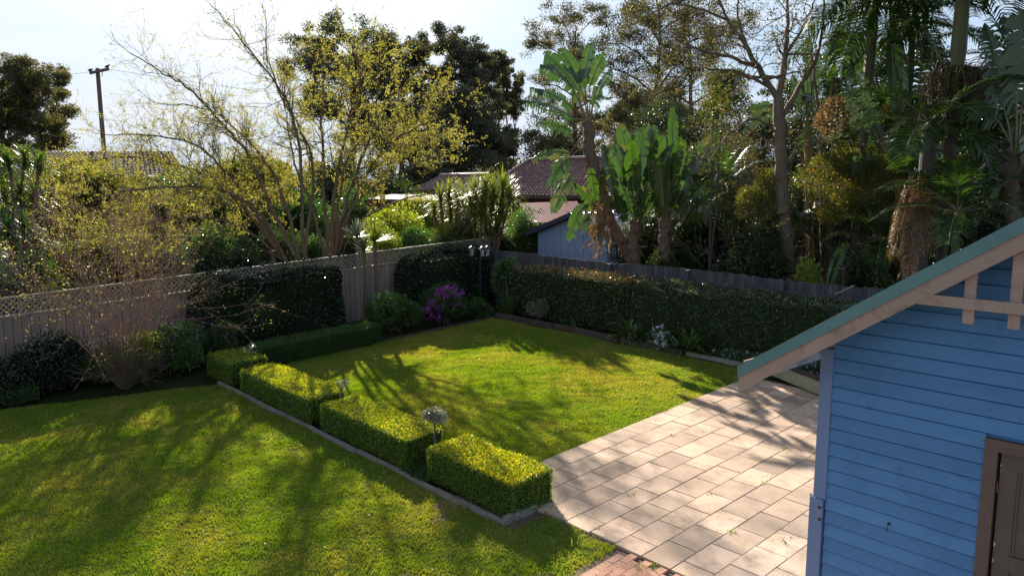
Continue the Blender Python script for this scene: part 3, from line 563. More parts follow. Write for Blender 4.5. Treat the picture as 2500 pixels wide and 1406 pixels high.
for s_ in (1, -1):
    y = -4.5
    while y < YE + 0.2:
        ya, yb = y, y + s_ * (h1 - h0); a_, b_ = (ya, h0), (yb, h1)
        if min(ya, yb) > -4 and max(ya, yb) < YE:
            X_ = XF + 0.006 * s_
            lt.bar((X_, ya, h0 + gz(ya)), (X_, yb, h1 + gz(yb)), 0.008, 0.034, up=(1, 0, 0)) if False else lt.add(
                [(X_ + dx, yy + dy, zz + gz(yy)) for yy, zz in ((ya, h0), (yb, h1)) for dy in (-0.024, 0.024) for dx in (-0.005, 0.005)],
                [(0, 1, 3, 2), (4, 6, 7, 5), (0, 4, 5, 1), (2, 3, 7, 6), (0, 2, 6, 4), (1, 5, 7, 3)])
        y += sp
lt.build('lattice', M['lattice'], t)
for k in range(8):
    yy = 18.8 - k * 2.765
    MB().box(XF - 0.04, XF + 0.035, yy - 0.045, yy + 0.045, 1.701, 2.108, tilt=SL).build('post', M['lattice'], t)
# ================================================================== RIGHT FENCE (old palings)
t = thing('paling_fence', 'weathered grey paling fence across the back of the yard', 'fence', (-12, 17.7, gz(17.7)))
pl = MB(); x = -21.5; z0 = gz(17.7)
while x < 2:
    ww = random.uniform(0.085, 0.10); hh = 1.80 + 0.03 * math.sin(x * 0.9) + random.uniform(-0.02, 0.02)
    pl.box(x, x + ww, 17.70 + random.uniform(0, .012), 17.73, z0 - 0.1, z0 + hh, v=random.random()); x += ww + random.uniform(0.002, 0.01)
pl.build('palings', M['paling'], t)
for k in range(7): 
    xx = -17.8 + k * 2.82
    MB().box(xx - 0.06, xx + 0.06, 17.56, 17.68, z0 - 0.1, z0 + 1.80 - 0.05 * (k % 2)).build('post', M['paling'], t)
    MB().box(xx + 0.063, xx + 2.755, 17.62, 17.695, z0 + 1.44, z0 + 1.53).build('rail', M['paling'], t)
tag(MB().bar(onY(2040, 718, 17.3), onY(2085, 697, 17.3), 0.03, 0.03).build('garden_stake', M['creamy']), 'pale slanting stick poking out of the hedge near the shed roof', 'stake')
# ================================================================== LAMP POST
lp = D(1172, 640, 25.0); lp[2] = gz(lp[1]); t = thing('lamp_post', 'black lamp post with three lanterns standing in the dark hedge corner', 'lamp post', lp)
ztop = D(1172, 625, 25.0)[2]
MB().lathe(lp, [(0.05, 0), (0.045, 0.3), (0.025, 0.35), (0.022, ztop - lp[2] - 0.03)], 8).build('pole', M['iron'], t)
arm = MB(); 
for a in (0.83, 0.83 + math.pi, -0.35):
    dx, dy = math.cos(a) * 0.26, math.sin(a) * 0.26; c = np.array([lp[0] + dx, lp[1] + dy, ztop])
    arm.tube([(lp[0], lp[1], ztop - 0.06), (lp[0] + dx * .6, lp[1] + dy * .6, ztop - 0.1), (c[0], c[1], c[2] - 0.02)], 0.012, 6)
    ln = MB(); ln.lathe(c, [(0.03, -0.02), (0.075, 0.0), (0.075, 0.02), (0.07, 0.022)], 6)
    for q in range(6): ln.bar(c + (math.cos(q * 1.047) * 0.075, math.sin(q * 1.047) * 0.075, 0.02), c + (math.cos(q * 1.047) * 0.10, math.sin(q * 1.047) * 0.10, 0.25), 0.010, 0.010, up=(1, 0, 0))
    ln.lathe(c, [(0.125, 0.25), (0.13, 0.262), (0.07, 0.32), (0.03, 0.34), (0.015, 0.38), (0.018, 0.40), (0.002, 0.42)], 6)
    lo = ln.build('lantern', M['iron'], t); MB().lathe(c, [(0.055, 0.025), (0.078, 0.245)], 6).build('glass', M['glass'], lo)
arm.build('arms', M['iron'], t)
# ================================================================== BLUE SHED (foreground right)
YW, YB = 7.4, 6.88; XC = -3.425; Z0 = gz(YW)
kx, kz = onY(1805, 893, YB)[[0, 2]]; ex, ez = onY(2500, 530, YB)[[0, 2]]
RP = (ez - kz) / (ex - kx)                                   # roof pitch (rise per metre)
XR_ = 0.9; ridge = kz + RP * (XR_ - kx); YK = 13.2          # ridge line, back of shed
t = thing('blue_shed', 'blue weatherboard shed with green metal roof trim and gabled front', 'shed', (0, 10, gz(10)))
BH_ = 0.1445; FR0, FR1 = -1.945, -0.95; FZ = onY(2407, 1065, YW)[2]
wb = MB()
def board(x0, x1, z):
    V = []
    for xx in (x0, x1):
        V += [(xx, YW + 0.02, z), (xx, YW - 0.026, z + 0.001), (xx, YW - 0.021, z + 0.018), (xx, YW - 0.006, z + BH_ - 0.013), (xx, YW + 0.016, z + BH_ - 0.011), (xx, YW + 0.02, z + BH_ + 0.012)]
    wb.add(V, [(0, 1, 7, 6), (1, 2, 8, 7), (2, 3, 9, 8), (3, 4, 10, 9), (4, 5, 11, 10), (5, 0, 6, 11)], v=random.random())
zref = onY(2022.8, 1108.4, YW)[2]; k0 = int((zref - Z0) / BH_)
for k in range(-k0, 40):
    z = zref + k * BH_; xl = max(XC + 0.10, kx + (z - (kz - 0.22)) / RP); xr = 2 * XR_ - xl
    if xr - xl < 0.2: break
    if z < FZ - 0.02: board(xl, FR0 - 0.0, z); board(FR1 + 0.1, xr, z)
    else:
        j = random.uniform(0.3, 0.7) * (xr - xl) + xl; board(xl, j - 0.001, z); board(j + 0.001, xr, z)
wb.build('front_wall', M['blue'], t)
nl_ = MB()
for k in range(-k0, 26):
    z = zref + k * BH_ + 0.03
    for x in np.arange(XC + 0.16, FR0 if z < FZ else FR1, 0.45):
        if x > kx + (z - (kz - 0.25)) / RP + 0.05: nl_.box(x - 0.004, x + 0.004, YW - 0.0215, YW - 0.0175, z - 0.004, z + 0.004)
nl_.build('nail_heads', M['bluetrim'], t)
ck = MB()
for k in range(46):
    px, py = (rng.uniform(2060, 2380), rng.uniform(1130, 1150)) if k < 16 else (rng.uniform(2190, 2395), rng.uniform(1165, 1215)) if k < 38 else (rng.uniform(2050, 2490), rng.uniform(880, 1010))
    py += (px - 2060) * 0.08; c = onY(px, py, YW - 0.02); a = rng.uniform(0.01, 0.045); zc = (c[2] - zref) % BH_
    yo = YW - 0.0195 + (zc - 0.02) / (BH_ - 0.024) * 0.015 - 0.0015 if zc > 0.02 else YW - 0.0235
    ck.prism([(c[0] - a, yo, c[2]), (c[0] + a * .3, yo, c[2] - 0.0012), (c[0] + a, yo, c[2] + 0.001), (c[0], yo, c[2] + 0.0022)], (0, 0.001, 0))
ck.build('paint_cracks', M['crack'], t)
bw = MB(); zt = lambda x: kz - 0.24 + RP * (min(x, 2 * XR_ - x) - kx)
bw.prism([(XC + 0.02, YW + 0.025, Z0 - 0.2), (FR0, YW + 0.025, Z0 - 0.2), (FR0, YW + 0.025, zt(FR0)), (XC + 0.02, YW + 0.025, zt(XC))], (0, 0.06, 0))
bw.prism([(FR0, YW + 0.025, FZ), (FR1, YW + 0.025, FZ), (FR1, YW + 0.025, zt(FR1)), (FR0, YW + 0.025, zt(FR0))], (0, 0.06, 0))
bw.prism([(FR1, YW + 0.025, Z0 - 0.2), (2 * XR_ - XC, YW + 0.025, Z0 - 0.2), (2 * XR_ - XC, YW + 0.025, zt(2 * XR_ - XC)), (XR_, YW + 0.025, zt(XR_)), (FR1, YW + 0.025, zt(FR1))], (0, 0.06, 0))
bw.build('wall_core', M['blue'], t)
sw_ = MB(); z = Z0 - 0.1
while z < kz - 0.2:
    sw_.add([(XC + 0.02, y, z) for y in (YW + 0.05, YK)] + [(XC - 0.018, y, z + 0.002) for y in (YW + 0.05, YK)] + [(XC + 0.0, y, z + BH_) for y in (YW + 0.05, YK)], [(0, 1, 3, 2), (2, 3, 5, 4)], v=random.random()); z += BH_
sw_.box(XC + 0.021, XC + 0.1, YW + 0.086, YK, Z0 - 0.2, kz - 0.2); sw_.box(2 * XR_ - XC - 0.1, 2 * XR_ - XC, YW + 0.086, YK, Z0 - 0.2, kz - 0.2)
sw_.box(XC + 0.1, 2 * XR_ - XC - 0.1, YK - 0.1, YK, Z0 - 0.2, kz - 0.2)
sw_.build('side_walls', M['blue'], t)
zcb = onY(2000, 1213, YW)[2]
cb = MB().box(XC - 0.028, XC + 0.10, YW - 0.03, YW + 0.05, zcb + 0.002, zt(XC) + 0.02).build('corner_board', M['bluetrim'], t)
cbl = MB().box(XC - 0.055, XC + 0.085, YW - 0.048, YW + 0.05, Z0 - 0.1, zcb).build('corner_guard', M['bluetrim'], t)
MB().prism([(XC - 0.055, YW - 0.049, zcb), (XC + 0.01, YW - 0.049, zcb), (XC - 0.055, YW - 0.049, zcb + 0.04)], (0, 0.012, 0)).build('bent_tab', M['white_paint'], cbl)
for py in (1238, 1267):
    c = onY(2000.5, py, YW - 0.05); MB().box(c[0] - 0.017, c[0] + 0.017, YW - 0.051, YW - 0.0485, c[2] - 0.014, c[2] + 0.014).build('slot', M['rust'], cbl)
# barge boards, roof, gutter
def rake(side, x, z, off0, off1, y0, y1, mb, x_end=None):
    pass
def along(x): return kz + RP * (min(x, 2 * XR_ - x) - kx)
gz_d = 0.125; 
gb = MB(); 
for sgn in (0, 1):
    A, B = kx, XR_; mir = (lambda q: q) if not sgn else (lambda q: 2 * XR_ - q)
    gb.prism([(mir(A), YB - 0.03, along(A)), (mir(B), YB - 0.03, along(B)), (mir(B), YB - 0.03, along(B) - gz_d), (mir(A), YB - 0.03, along(A) - gz_d)], (0, 0.012, 0))
gb.build('green_barge_flashing', M['green'], t)
bg = MB()
for sgn in (0, 1):
    A, B = kx + 0.012, XR_; mir = (lambda q: q) if not sgn else (lambda q: 2 * XR_ - q)
    bg.prism([(mir(A), YB - 0.016, along(A) - gz_d + .03), (mir(B), YB - 0.016, along(B) - gz_d + .03), (mir(B), YB - 0.016, along(B) - 0.27), (mir(A), YB - 0.016, along(A) - 0.27)], (0, 0.035, 0))
bg.build('barge_board', M['cream'], t)
fx = MB()
for x in np.arange(kx + 0.3, XR_, 0.62): fx.tube([(x, YB - 0.031, along(x) - 0.09), (x, YB - 0.036, along(x) - 0.09)], [0.008, 0.007], 8)
fx.build('screw_heads', M['greymetal'], t)
rf = MB(); nr = 60
for sgn in (0, 1):
    mir = (lambda q: q) if not sgn else (lambda q: 2 * XR_ - q)
    ysr = np.linspace(YB - 0.016, YK + 0.3, 8 * 40); Zc = 0.008 * np.cos(np.arange(len(ysr)) * 2 * math.pi / 4)
    V = np.array([(mir(x), y, along(x) - 0.02 + zc) for x in (kx + 0.11, XR_) for y, zc in zip(ysr, Zc)]); n = len(ysr)
    rf.add(V, [(i, i + 1, n + i + 1, n + i) for i in range(n - 1)])
    rf.add([(mir(x), y, along(x) - 0.06) for x in (kx + 0.15, XR_) for y in (YB + 0.02, YK + 0.3)], [(0, 1, 3, 2)])
rf.build('metal_roof', M['green'], t)
sf = MB()
for y in np.arange(YB + 0.25, YK, 0.6): 
    sf.bar((kx + 0.12, y, along(kx + .12) - 0.13), (XC + 0.05, y, along(XC + .05) - 0.13), 0.045, 0.10)
sf.build('rafter_tails', M['cream'], t)
MB().box(kx + 0.15, kx + 0.175, YB + 0.02, YK + 0.3, kz - 0.125, kz - 0.0).build('fascia', M['cream'], t)
gt = MB(); gx = kx + 0.15
gt.box(gx - 0.115, gx - 0.003, YB + 0.03, YK + 0.3, kz - 0.10, kz - 0.095); gt.box(gx - 0.120, gx - 0.1155, YB + 0.03, YK + 0.3, kz - 0.10, kz + 0.045)
gt.box(gx - 0.125, gx - 0.110, YB + 0.03, YK + 0.3, kz + 0.046, kz + 0.054); gt.box(gx - 0.115, gx - 0.003, YB + 0.025, YB + 0.0295, kz - 0.10, kz + 0.04)
gt.build('gutter', M['cream'], t)
# gable fretwork
Zb = onY(2300, 735, YB)[2]
MB().prism([(onY(2262, 713, YB)[0], YB - 0.01, Zb + .045), (2 * XR_ - onY(2262, 713, YB)[0], YB - 0.01, Zb + .045), (2 * XR_ - onY(2250, 730, YB)[0] + .06, YB - 0.01, Zb - .045), (onY(2250, 730, YB)[0] - 0.05, YB - 0.01, Zb - .045)], (0, 0.035, 0)).build('tie_beam', M['cream'], t)
x = onY(2361, 773, YB)[0]
while x < 2 * XR_ + 2.0:
    MB().box(x - 0.042, x + 0.042, YB + 0.027, YB + 0.055, Zb - 0.17, along(x) - 0.20).build('gable_slat', M['cream'], t); x += 0.325
# door
FW = 0.105; YD = YW - 0.035
df = MB(); zb_ = Z0
df.prism([(FR0, YD, zb_), (FR0 + FW, YD, zb_), (FR0 + FW, YD, FZ - FW), (FR0, YD, FZ)], (0, 0.10, 0))
df.prism([(FR0, YD, FZ), (FR0 + FW, YD, FZ - FW), (FR1 + 0.1 - FW, YD, FZ - FW), (FR1 + .1, YD, FZ)], (0, 0.10, 0))
df.prism([(FR1 + 0.1, YD, zb_), (FR1 + .1, YD, FZ), (FR1 + 0.1 - FW, YD, FZ - FW), (FR1 + 0.1 - FW, YD, zb_)], (0, 0.10, 0))
df.build('door_frame', M['taupe'], t)
MB().box(FR0 + FW - .01, FR1 + .1, YW + 0.06, YW + 0.07, zb_, FZ - FW + .01).build('door_gap', M['dark'], t)
dx0, dx1 = FR0 + FW + 0.022, FR1 + 0.1 - FW - 0.01; dz1 = FZ - FW - 0.01
dm = MB(); dm.box(dx0, dx1, YW + 0.012, YW + 0.05, zb_, dz1)
st = 0.13
for (a, b, c_, e) in ((dx0, dx0 + st, zb_, dz1), (dx1 - st, dx1, zb_, dz1), (dx0 + st + .001, dx1 - st - .001, dz1 - st, dz1), (dx0 + st + .001, dx1 - st - .001, dz1 - 1.05, dz1 - 0.92)):
    dm.box(a, b, YW - 0.006, YW + 0.011, c_, e)
ddoor = dm.build('door', M['door'], t)
mo = MB()
for zz0, zz1 in ((dz1 - 0.92, dz1 - st),):
    a, b = dx0 + st, dx1 - st
    mo.box(a + .001, a + 0.022, YW + 0.002, YW + 0.0115, zz0, zz1); mo.box(b - 0.022, b - .001, YW + 0.002, YW + 0.0115, zz0, zz1); mo.box(a + .023, b - .023, YW + 0.002, YW + 0.0115, zz1 - 0.022, zz1 - .001); mo.box(a - 0.01, b + .01, YW - 0.018, YW - 0.0065, zz0 - 0.015, zz0 + 0.02)
mo.build('panel_moulding', M['door'], ddoor)
c = onY(2433, 1190, YD); hg = MB(); hg.tube([(FR0 + FW + 0.012, YW - 0.012, c[2] - 0.05), (FR0 + FW + 0.012, YW - 0.012, c[2] + 0.05)], 0.009, 8); hg.build('hinge', M['brass'], ddoor)
fl = MB(); 
for q in ((2445, 1135, .03), (2447, 1150, .02), (2437, 1330, .05), (2434, 1370, .04)):
    q = (q[0], q[1], q[2] * 0.55); p = onY(q[0], q[1], YW - 0.006); fl.prism([(dx0 + .001, YW - 0.0085, p[2] + q[2]), (dx0 + .02 * q[2] / .03, YW - 0.0085, p[2]), (dx0 + .001, YW - 0.0085, p[2] - q[2])], (0, 0.002, 0))
fl.build('flaking_paint', M['white_paint'], ddoor)
c = onY(2171, 1277, YW - 0.02); hk = MB(); hk.lathe((0, 0, 0), [(0.001, 0)], 3) if False else None
hk.tube([(c[0], YW - 0.020, c[2]), (c[0], YW - 0.040, c[2])], [0.013, 0.013], 10)
hk.tube([(c[0], YW - 0.04, c[2]), (c[0] - .002, YW - 0.05, c[2] - 0.03), (c[0] - .004, YW - 0.05, c[2] - 0.07), (c[0] - .012, YW - 0.055, c[2] - 0.078), (c[0] - .018, YW - 0.06, c[2] - 0.07)], 0.0035, 6)
hk.build('wall_hook', M['iron'], t)
# ================================================================== FAR PALE-BLUE SHED
YS = 20.0; gs = gz(YS); xl = -20.5; xr = -16.72; zE = onY(1314, 567, YS)[2]; xa = (xl + xr) / 2; zA = onY(1405, 528, YS)[2]; rp = (zA - zE) / (xa - xl)
t = thing('garden_shed', 'pale blue sheet-clad shed behind the paling fence', 'shed', (xa, YS + 2, gs))
wl = MB(); wl.prism([(xl, YS, gs - 0.1), (xr, YS, gs - 0.1), (xr, YS, zE), (xa, YS, zA), (xl, YS, zE)], (0, 4.0, 0)); wl.build('walls', M['shedwall'], t)
bt = MB(); k = 0
for x in np.arange(xl, xr + 0.01, (xr - xl) / 10):
    zz = zE + rp * (min(x, xl + xr - x) - xl) - 0.02; k += 1
    bt.box(x - 0.018, x + 0.018, YS - 0.022, YS - 0.003, gs, min(zz, zE - 0.01))
    if k in (4, 6, 8): bt.box(x - 0.018, x + 0.018, YS - 0.022, YS - 0.003, zE + 0.04, zz)
bt.box(xl - .01, xr + .01, YS - 0.024, YS - 0.002, zE - 0.008, zE + 0.038); bt.build('batten', M['shedwall'], t)
sr = MB(); o_ = 0.42
for sgn in (0, 1):
    mir = (lambda q: q) if not sgn else (lambda q: 2 * xa - q)
    n = 28; xs_ = [xl - o_, xa]; ysr = np.linspace(YS - 0.3, YS + 4.2, n * 2)
    V = np.array([(mir(x), y, zE + rp * (x - xl) + 0.12 + 0.03 * (1 if (i // 2) % 2 else -1)) for x in xs_ for i, y in enumerate(ysr)]); m_ = len(ysr)
    sr.add(V, [(i, i + 1, m_ + i + 1, m_ + i) for i in range(m_ - 1)])
sr.build('corrugated_roof', M['corr'], t)
fb = MB()
for sgn in (0, 1):
    mir = (lambda q: q) if not sgn else (lambda q: 2 * xa - q)
    a, b = xl - o_, xa; za, zb2 = zE - rp * o_ + 0.14, zA + 0.14
    fb.prism([(mir(a), YS - 0.34, za), (mir(b), YS - 0.34, zb2), (mir(b), YS - 0.34, zb2 - 0.17), (mir(a), YS - 0.34, za - 0.17)], (0, 0.035, 0))
    fb.box(mir(a) - 0.02, mir(a) + 0.02, YS - 0.3, YS + 4.2, za - 0.14, za - 0.02)
fb.build('fascia', M['shedtrim'], t)
MB().bar((xa, YS - 0.35, zA + 0.16), (xa, YS + 4.2, zA + 0.16), 0.22, 0.03).build('ridge_cap', M['corr'], t)
# ================================================================== HOUSES BEYOND
def tiled(mb, a, b, c, d, rows, cols):
    """quad a-b (eave) to d-c (top) as overlapping rows of tiles"""
    a, b, c, d = (np.array(q, float) for q in (a, b, c, d)); nrm = np.cross(b - a, d - a); nrm /= np.linalg.norm(nrm); nrm = nrm if nrm[2] > 0 else -nrm
    for i in range(rows):
        t0, t1 = i / rows, (i + 1) / rows
        L0, R0, L1, R1 = a + (d - a) * t0, b + (c - b) * t0, a + (d - a) * t1, b + (c - b) * t1
        n = cols * 4; u = np.linspace(0, 1, n + 1)[:, None]; wv = (0.035 * np.cos(np.arange(n + 1) * 2 * math.pi / 4))[:, None]
        P0 = L0 + (R0 - L0) * u + nrm * (0.07 + wv); P1 = L1 + (R1 - L1) * u + nrm * (0.0 + wv * 0.9); Pb = L0 + (R0 - L0) * u
        V = np.concatenate([Pb, P0, P1]); m_ = n + 1
        Q = [(q, q + 1, m_ + q + 1, m_ + q) for q in range(n)] + [(m_ + q, m_ + q + 1, 2 * m_ + q + 1, 2 * m_ + q) for q in range(n)]
        mb.add(V, Q, v=np.concatenate([np.repeat(rng.uniform(0, 1, cols), 4)] * 2))
YH = 28.0; ez_ = onY(1350, 478, YH)[2]; xL = onY(1165, 470, YH)[0]; xRh = onY(1640, 480, YH)[0]
ya = YH + 4.6; ra = onY(1292, 394, ya); rz = ra[2]; xa_ = ra[0]
t = thing('brick_house', 'red brick house with a hipped brown tile roof beyond the garden shed', 'house', ((xL + xRh) / 2, YH + 4, gz(YH)))
rt = MB(); tiled(rt, (xL, YH, ez_), (xRh, YH, ez_), (xRh - 4.6, ya, rz), (xa_, ya, rz), 19, 46)
tiled(rt, (xL, YH + 9.2, ez_), (xL, YH, ez_), (xa_, ya, rz), (xa_, ya + 0.01, rz), 19, 30)
tiled(rt, (xRh, YH + 9.2, ez_), (xL, YH + 9.2, ez_), (xa_, ya, rz), (xRh - 4.6, ya, rz), 6, 20)
rt.build('roof', M['tile'], t)
rd = MB()
for a, b in (((xL, YH, ez_ + .06), (xa_, ya, rz + .1)), ((xa_, ya, rz + .1), (xRh - 4.6, ya, rz + .1)), ((xL, YH + 9.2, ez_ + .06), (xa_, ya, rz + .1))): rd.tube([a, b], 0.11, 8)
rd.build('ridge_tiles', M['tileridge'], t)
MB().box(xL + 0.5, xRh - 0.5, YH + 0.55, YH + 8.6, gz(YH), ez_ - 0.15).build('walls', M['redwall'], t)
MB().box(xL, xRh, YH - 0.10, YH - 0.02, ez_ - 0.16, ez_ + 0.0).build('gutter', M['log'], t)
MB().box(xL, xRh, YH - .01, YH + 0.55, ez_ - 0.13, ez_ - 0.10).build('soffit', M['redwall'], t)
# lower tiled wing at left, grey carport and red awning
YL = 31.0; lz = onY(1120, 466, YL)[2]; lx0, lx1 = onY(1010, 470, YL)[0], onY(1215, 470, YL)[0]; yr = YL + 2.6; rl_ = onY(1075, 430, yr); rr_ = onY(1195, 430, yr)
t = thing('tiled_wing', 'lower brown tiled roof wing left of the brick house', 'house', ((lx0 + lx1) / 2, YL + 2, gz(YL)))
rt = MB(); tiled(rt, (lx0, YL, lz), (lx1, YL, lz), (rr_[0], yr, rl_[2]), (rl_[0], yr, rl_[2]), 10, 18); tiled(rt, (lx0, YL + 5.2, lz), (lx0, YL, lz), (rl_[0], yr, rl_[2]), (rl_[0], yr + .01, rl_[2]), 10, 12); rt.build('roof', M['tile'], t)
MB().tube([(rl_[0], yr, rl_[2] + .07), (rr_[0], yr, rl_[2] + .07)], 0.13, 8).build('ridge_tiles', M['tileridge'], t)
MB().box(lx0 + 0.4, lx1 - .2, YL + 0.4, YL + 4.8, gz(YL), lz - 0.1).build('walls', M['redwall'], t)
a, b = D(898, 488, 33), D(1060, 492, 33); t = thing('carport', 'flat grey metal carport roof with a white edge left of the tiled wing', 'carport', ((a[0] + b[0]) / 2, (a[1] + b[1]) / 2, gz(25)))
bk_ = np.array([HEAD[0], HEAD[1], 0.0]) * 6.5 + np.array([0, 0, 0.12])
MB().prism([a, b, b + bk_, a + bk_ + RIGHT.tolist().__class__([0, 0, 0]) if False else a + bk_], (0, 0, 0.05)).build('roof', M['greymetal'], t)
MB().bar(a + (0, 0, .0), b, 0.10, 0.10).build('white_edge', M['cladshade'], t); MB().bar(a - (0, 0, .17), b - (0, 0, .17), 0.06, 0.22).build('fascia', M['redwall'], t)
for q in (a, b, a + bk_, b + bk_): MB().bar(q - (0, 0, 0.3), (q[0], q[1], gz(q[1])), 0.12, 0.12, up=(1, 0, 0)).build('post', M['redwall'], t)
a, b = D(1272, 530, 30), D(1395, 528, 30); c1, c2 = D(1268, 497, 32), D(1408, 492, 32); t = thing('red_roof_annexe', 'low red metal skillion roof behind the pale blue shed', 'annexe', ((a[0] + b[0]) / 2, (a[1] + b[1]) / 2, gz(22)))
a, b = D(1290, 545, 29.5), D(1440, 540, 29.5)
rr2 = MB(); n = 60
for i in range(n):
    u0, u1 = i / n, (i + 1) / n; f = lambda u, p, q: p + (q - p) * u; dz = np.array([0, 0, 0.02 * (i % 2)])
    rr2.add([f(u0, a, b) + dz, f(u1, a, b) + dz, f(u1, c1, c2) + dz, f(u0, c1, c2) + dz], [(0, 1, 2, 3)])
rr2.build('roof', M['redmetal'], t)
wv = MB(); wv.prism([(a[0], a[1], gz(22)), (b[0], b[1], gz(22)), b - (0, 0, .05), a - (0, 0, .05)], np.array([HEAD[0], HEAD[1], 0]) * 0.15); wv.build('wall', M['redwall'], t)
# glimpsed house behind the left tree
X0 = -36.0
def gimme(px, py): return D(px, py, 33)
e0, e1 = D(60, 430, 40), D(450, 425, 40); r0_, r1_ = D(120, 362, 44), D(420, 378, 44); r1_[2] = r0_[2] = (r0_[2] + r1_[2]) / 2; e1[2] = e0[2] = (e0[2] + e1[2]) / 2
t = thing('tiled_house', 'tile roofed house glimpsed through the yellow-leaved tree on the left', 'house', ((e0[0] + e1[0]) / 2, (e0[1] + e1[1]) / 2, gz(e0[1])))
rt = MB(); tiled(rt, e0, e1, r1_, r0_, 16, 34); rt.build('roof', M['tiledull'], t)
MB().prism([(e0[0], e0[1], gz(e0[1])), (e1[0], e1[1], gz(e1[1])), e1 + (0, 0, -.1), e0 + (0, 0, -.1)], np.array([HEAD[0], HEAD[1], 0]) * 4).build('walls', M['cladshade'], t)
# ================================================================== POWER POLE AND BIRDS
dp = 46.0; pb, pt_ = D(262, 470, dp), D(238, 168, dp); pb = pt_ + (pb - pt_) * 1.6
t = thing('power_pole', 'leaning timber power pole with a crossarm above the left trees', 'power pole', (pb[0], pb[1], gz(pb[1])))
pb[2] = gz(pb[1]) - 0.2
MB().tube([pb, (pb + pt_) / 2, pt_], [0.16, 0.145, 0.12], 10).build('pole', M['pole'], t)
ca, cb2 = D(219, 179, dp - .25), D(266, 169, dp - .25); MB().bar(ca, cb2, 0.12, 0.16).build('crossarm', M['pole'], t)
MB().bar(D(249, 188, dp - .3), D(250, 174, dp - .3), 0.03, 0.05, up=(1, 0, 0)).build('brace', M['pole'], t)
for k, (q0, q1, lb) in enumerate((((222, 176), (-500, 160), 'thin power line running left from the pole crossarm'), ((262, 169), (1750, 300), 'thin power line running right from the pole crossarm'))):
    A, B = D(*q0, dp - .25), D(*q1, dp + 6); mb = MB(); mb.tube([A + (B - A) * u - (0, 0, 3.0 * u * (1 - u)) for u in np.linspace(0, 1, 30)], 0.009, 4); tag(mb.build('power_line', M['iron']), lb, 'power line')
def bird(label, p, s=1.0):
    t = thing('bird', label, 'bird', p, 'birds perched on the power pole'); mb = MB(); p = np.array(p)
    d = np.array([RIGHT[0], RIGHT[1], 0.35]) * s; d = d / np.linalg.norm(d)
    pts = [p + d * q * 0.30 * abs(s) + (0, 0, 0.10) for q in (-0.55, -0.35, -0.1, 0.15, 0.33, 0.42, 0.52, 0.60, 0.68)]
    pts = [q + (0, 0, 0.05 * max(0, i - 4)) * 1 for i, q in enumerate(pts)] if False else [np.array(q) + np.array([0, 0, 0.018 * max(0, i - 4)]) for i, q in enumerate(pts)]
    mb.tube(pts, [0.012, 0.03, 0.07, 0.085, 0.06, 0.045, 0.05, 0.03, 0.004], 8)
    for k in (-1, 1): mb.tube([p + (0.02 * k, 0.02 * k, 0.06), p + (0.02 * k, 0.02 * k, -0.01)], 0.008, 4)
    mb.build('body', M['birdm'], t, smooth=True)
bird('small bird perched on the left tip of the crossarm', D(222, 176, dp - .25) + (0, 0, 0.02), -1.0)
bird('small bird perched on the right tip of the crossarm', D(261, 168, dp - .25) + (0, 0, 0.02), 1.0)
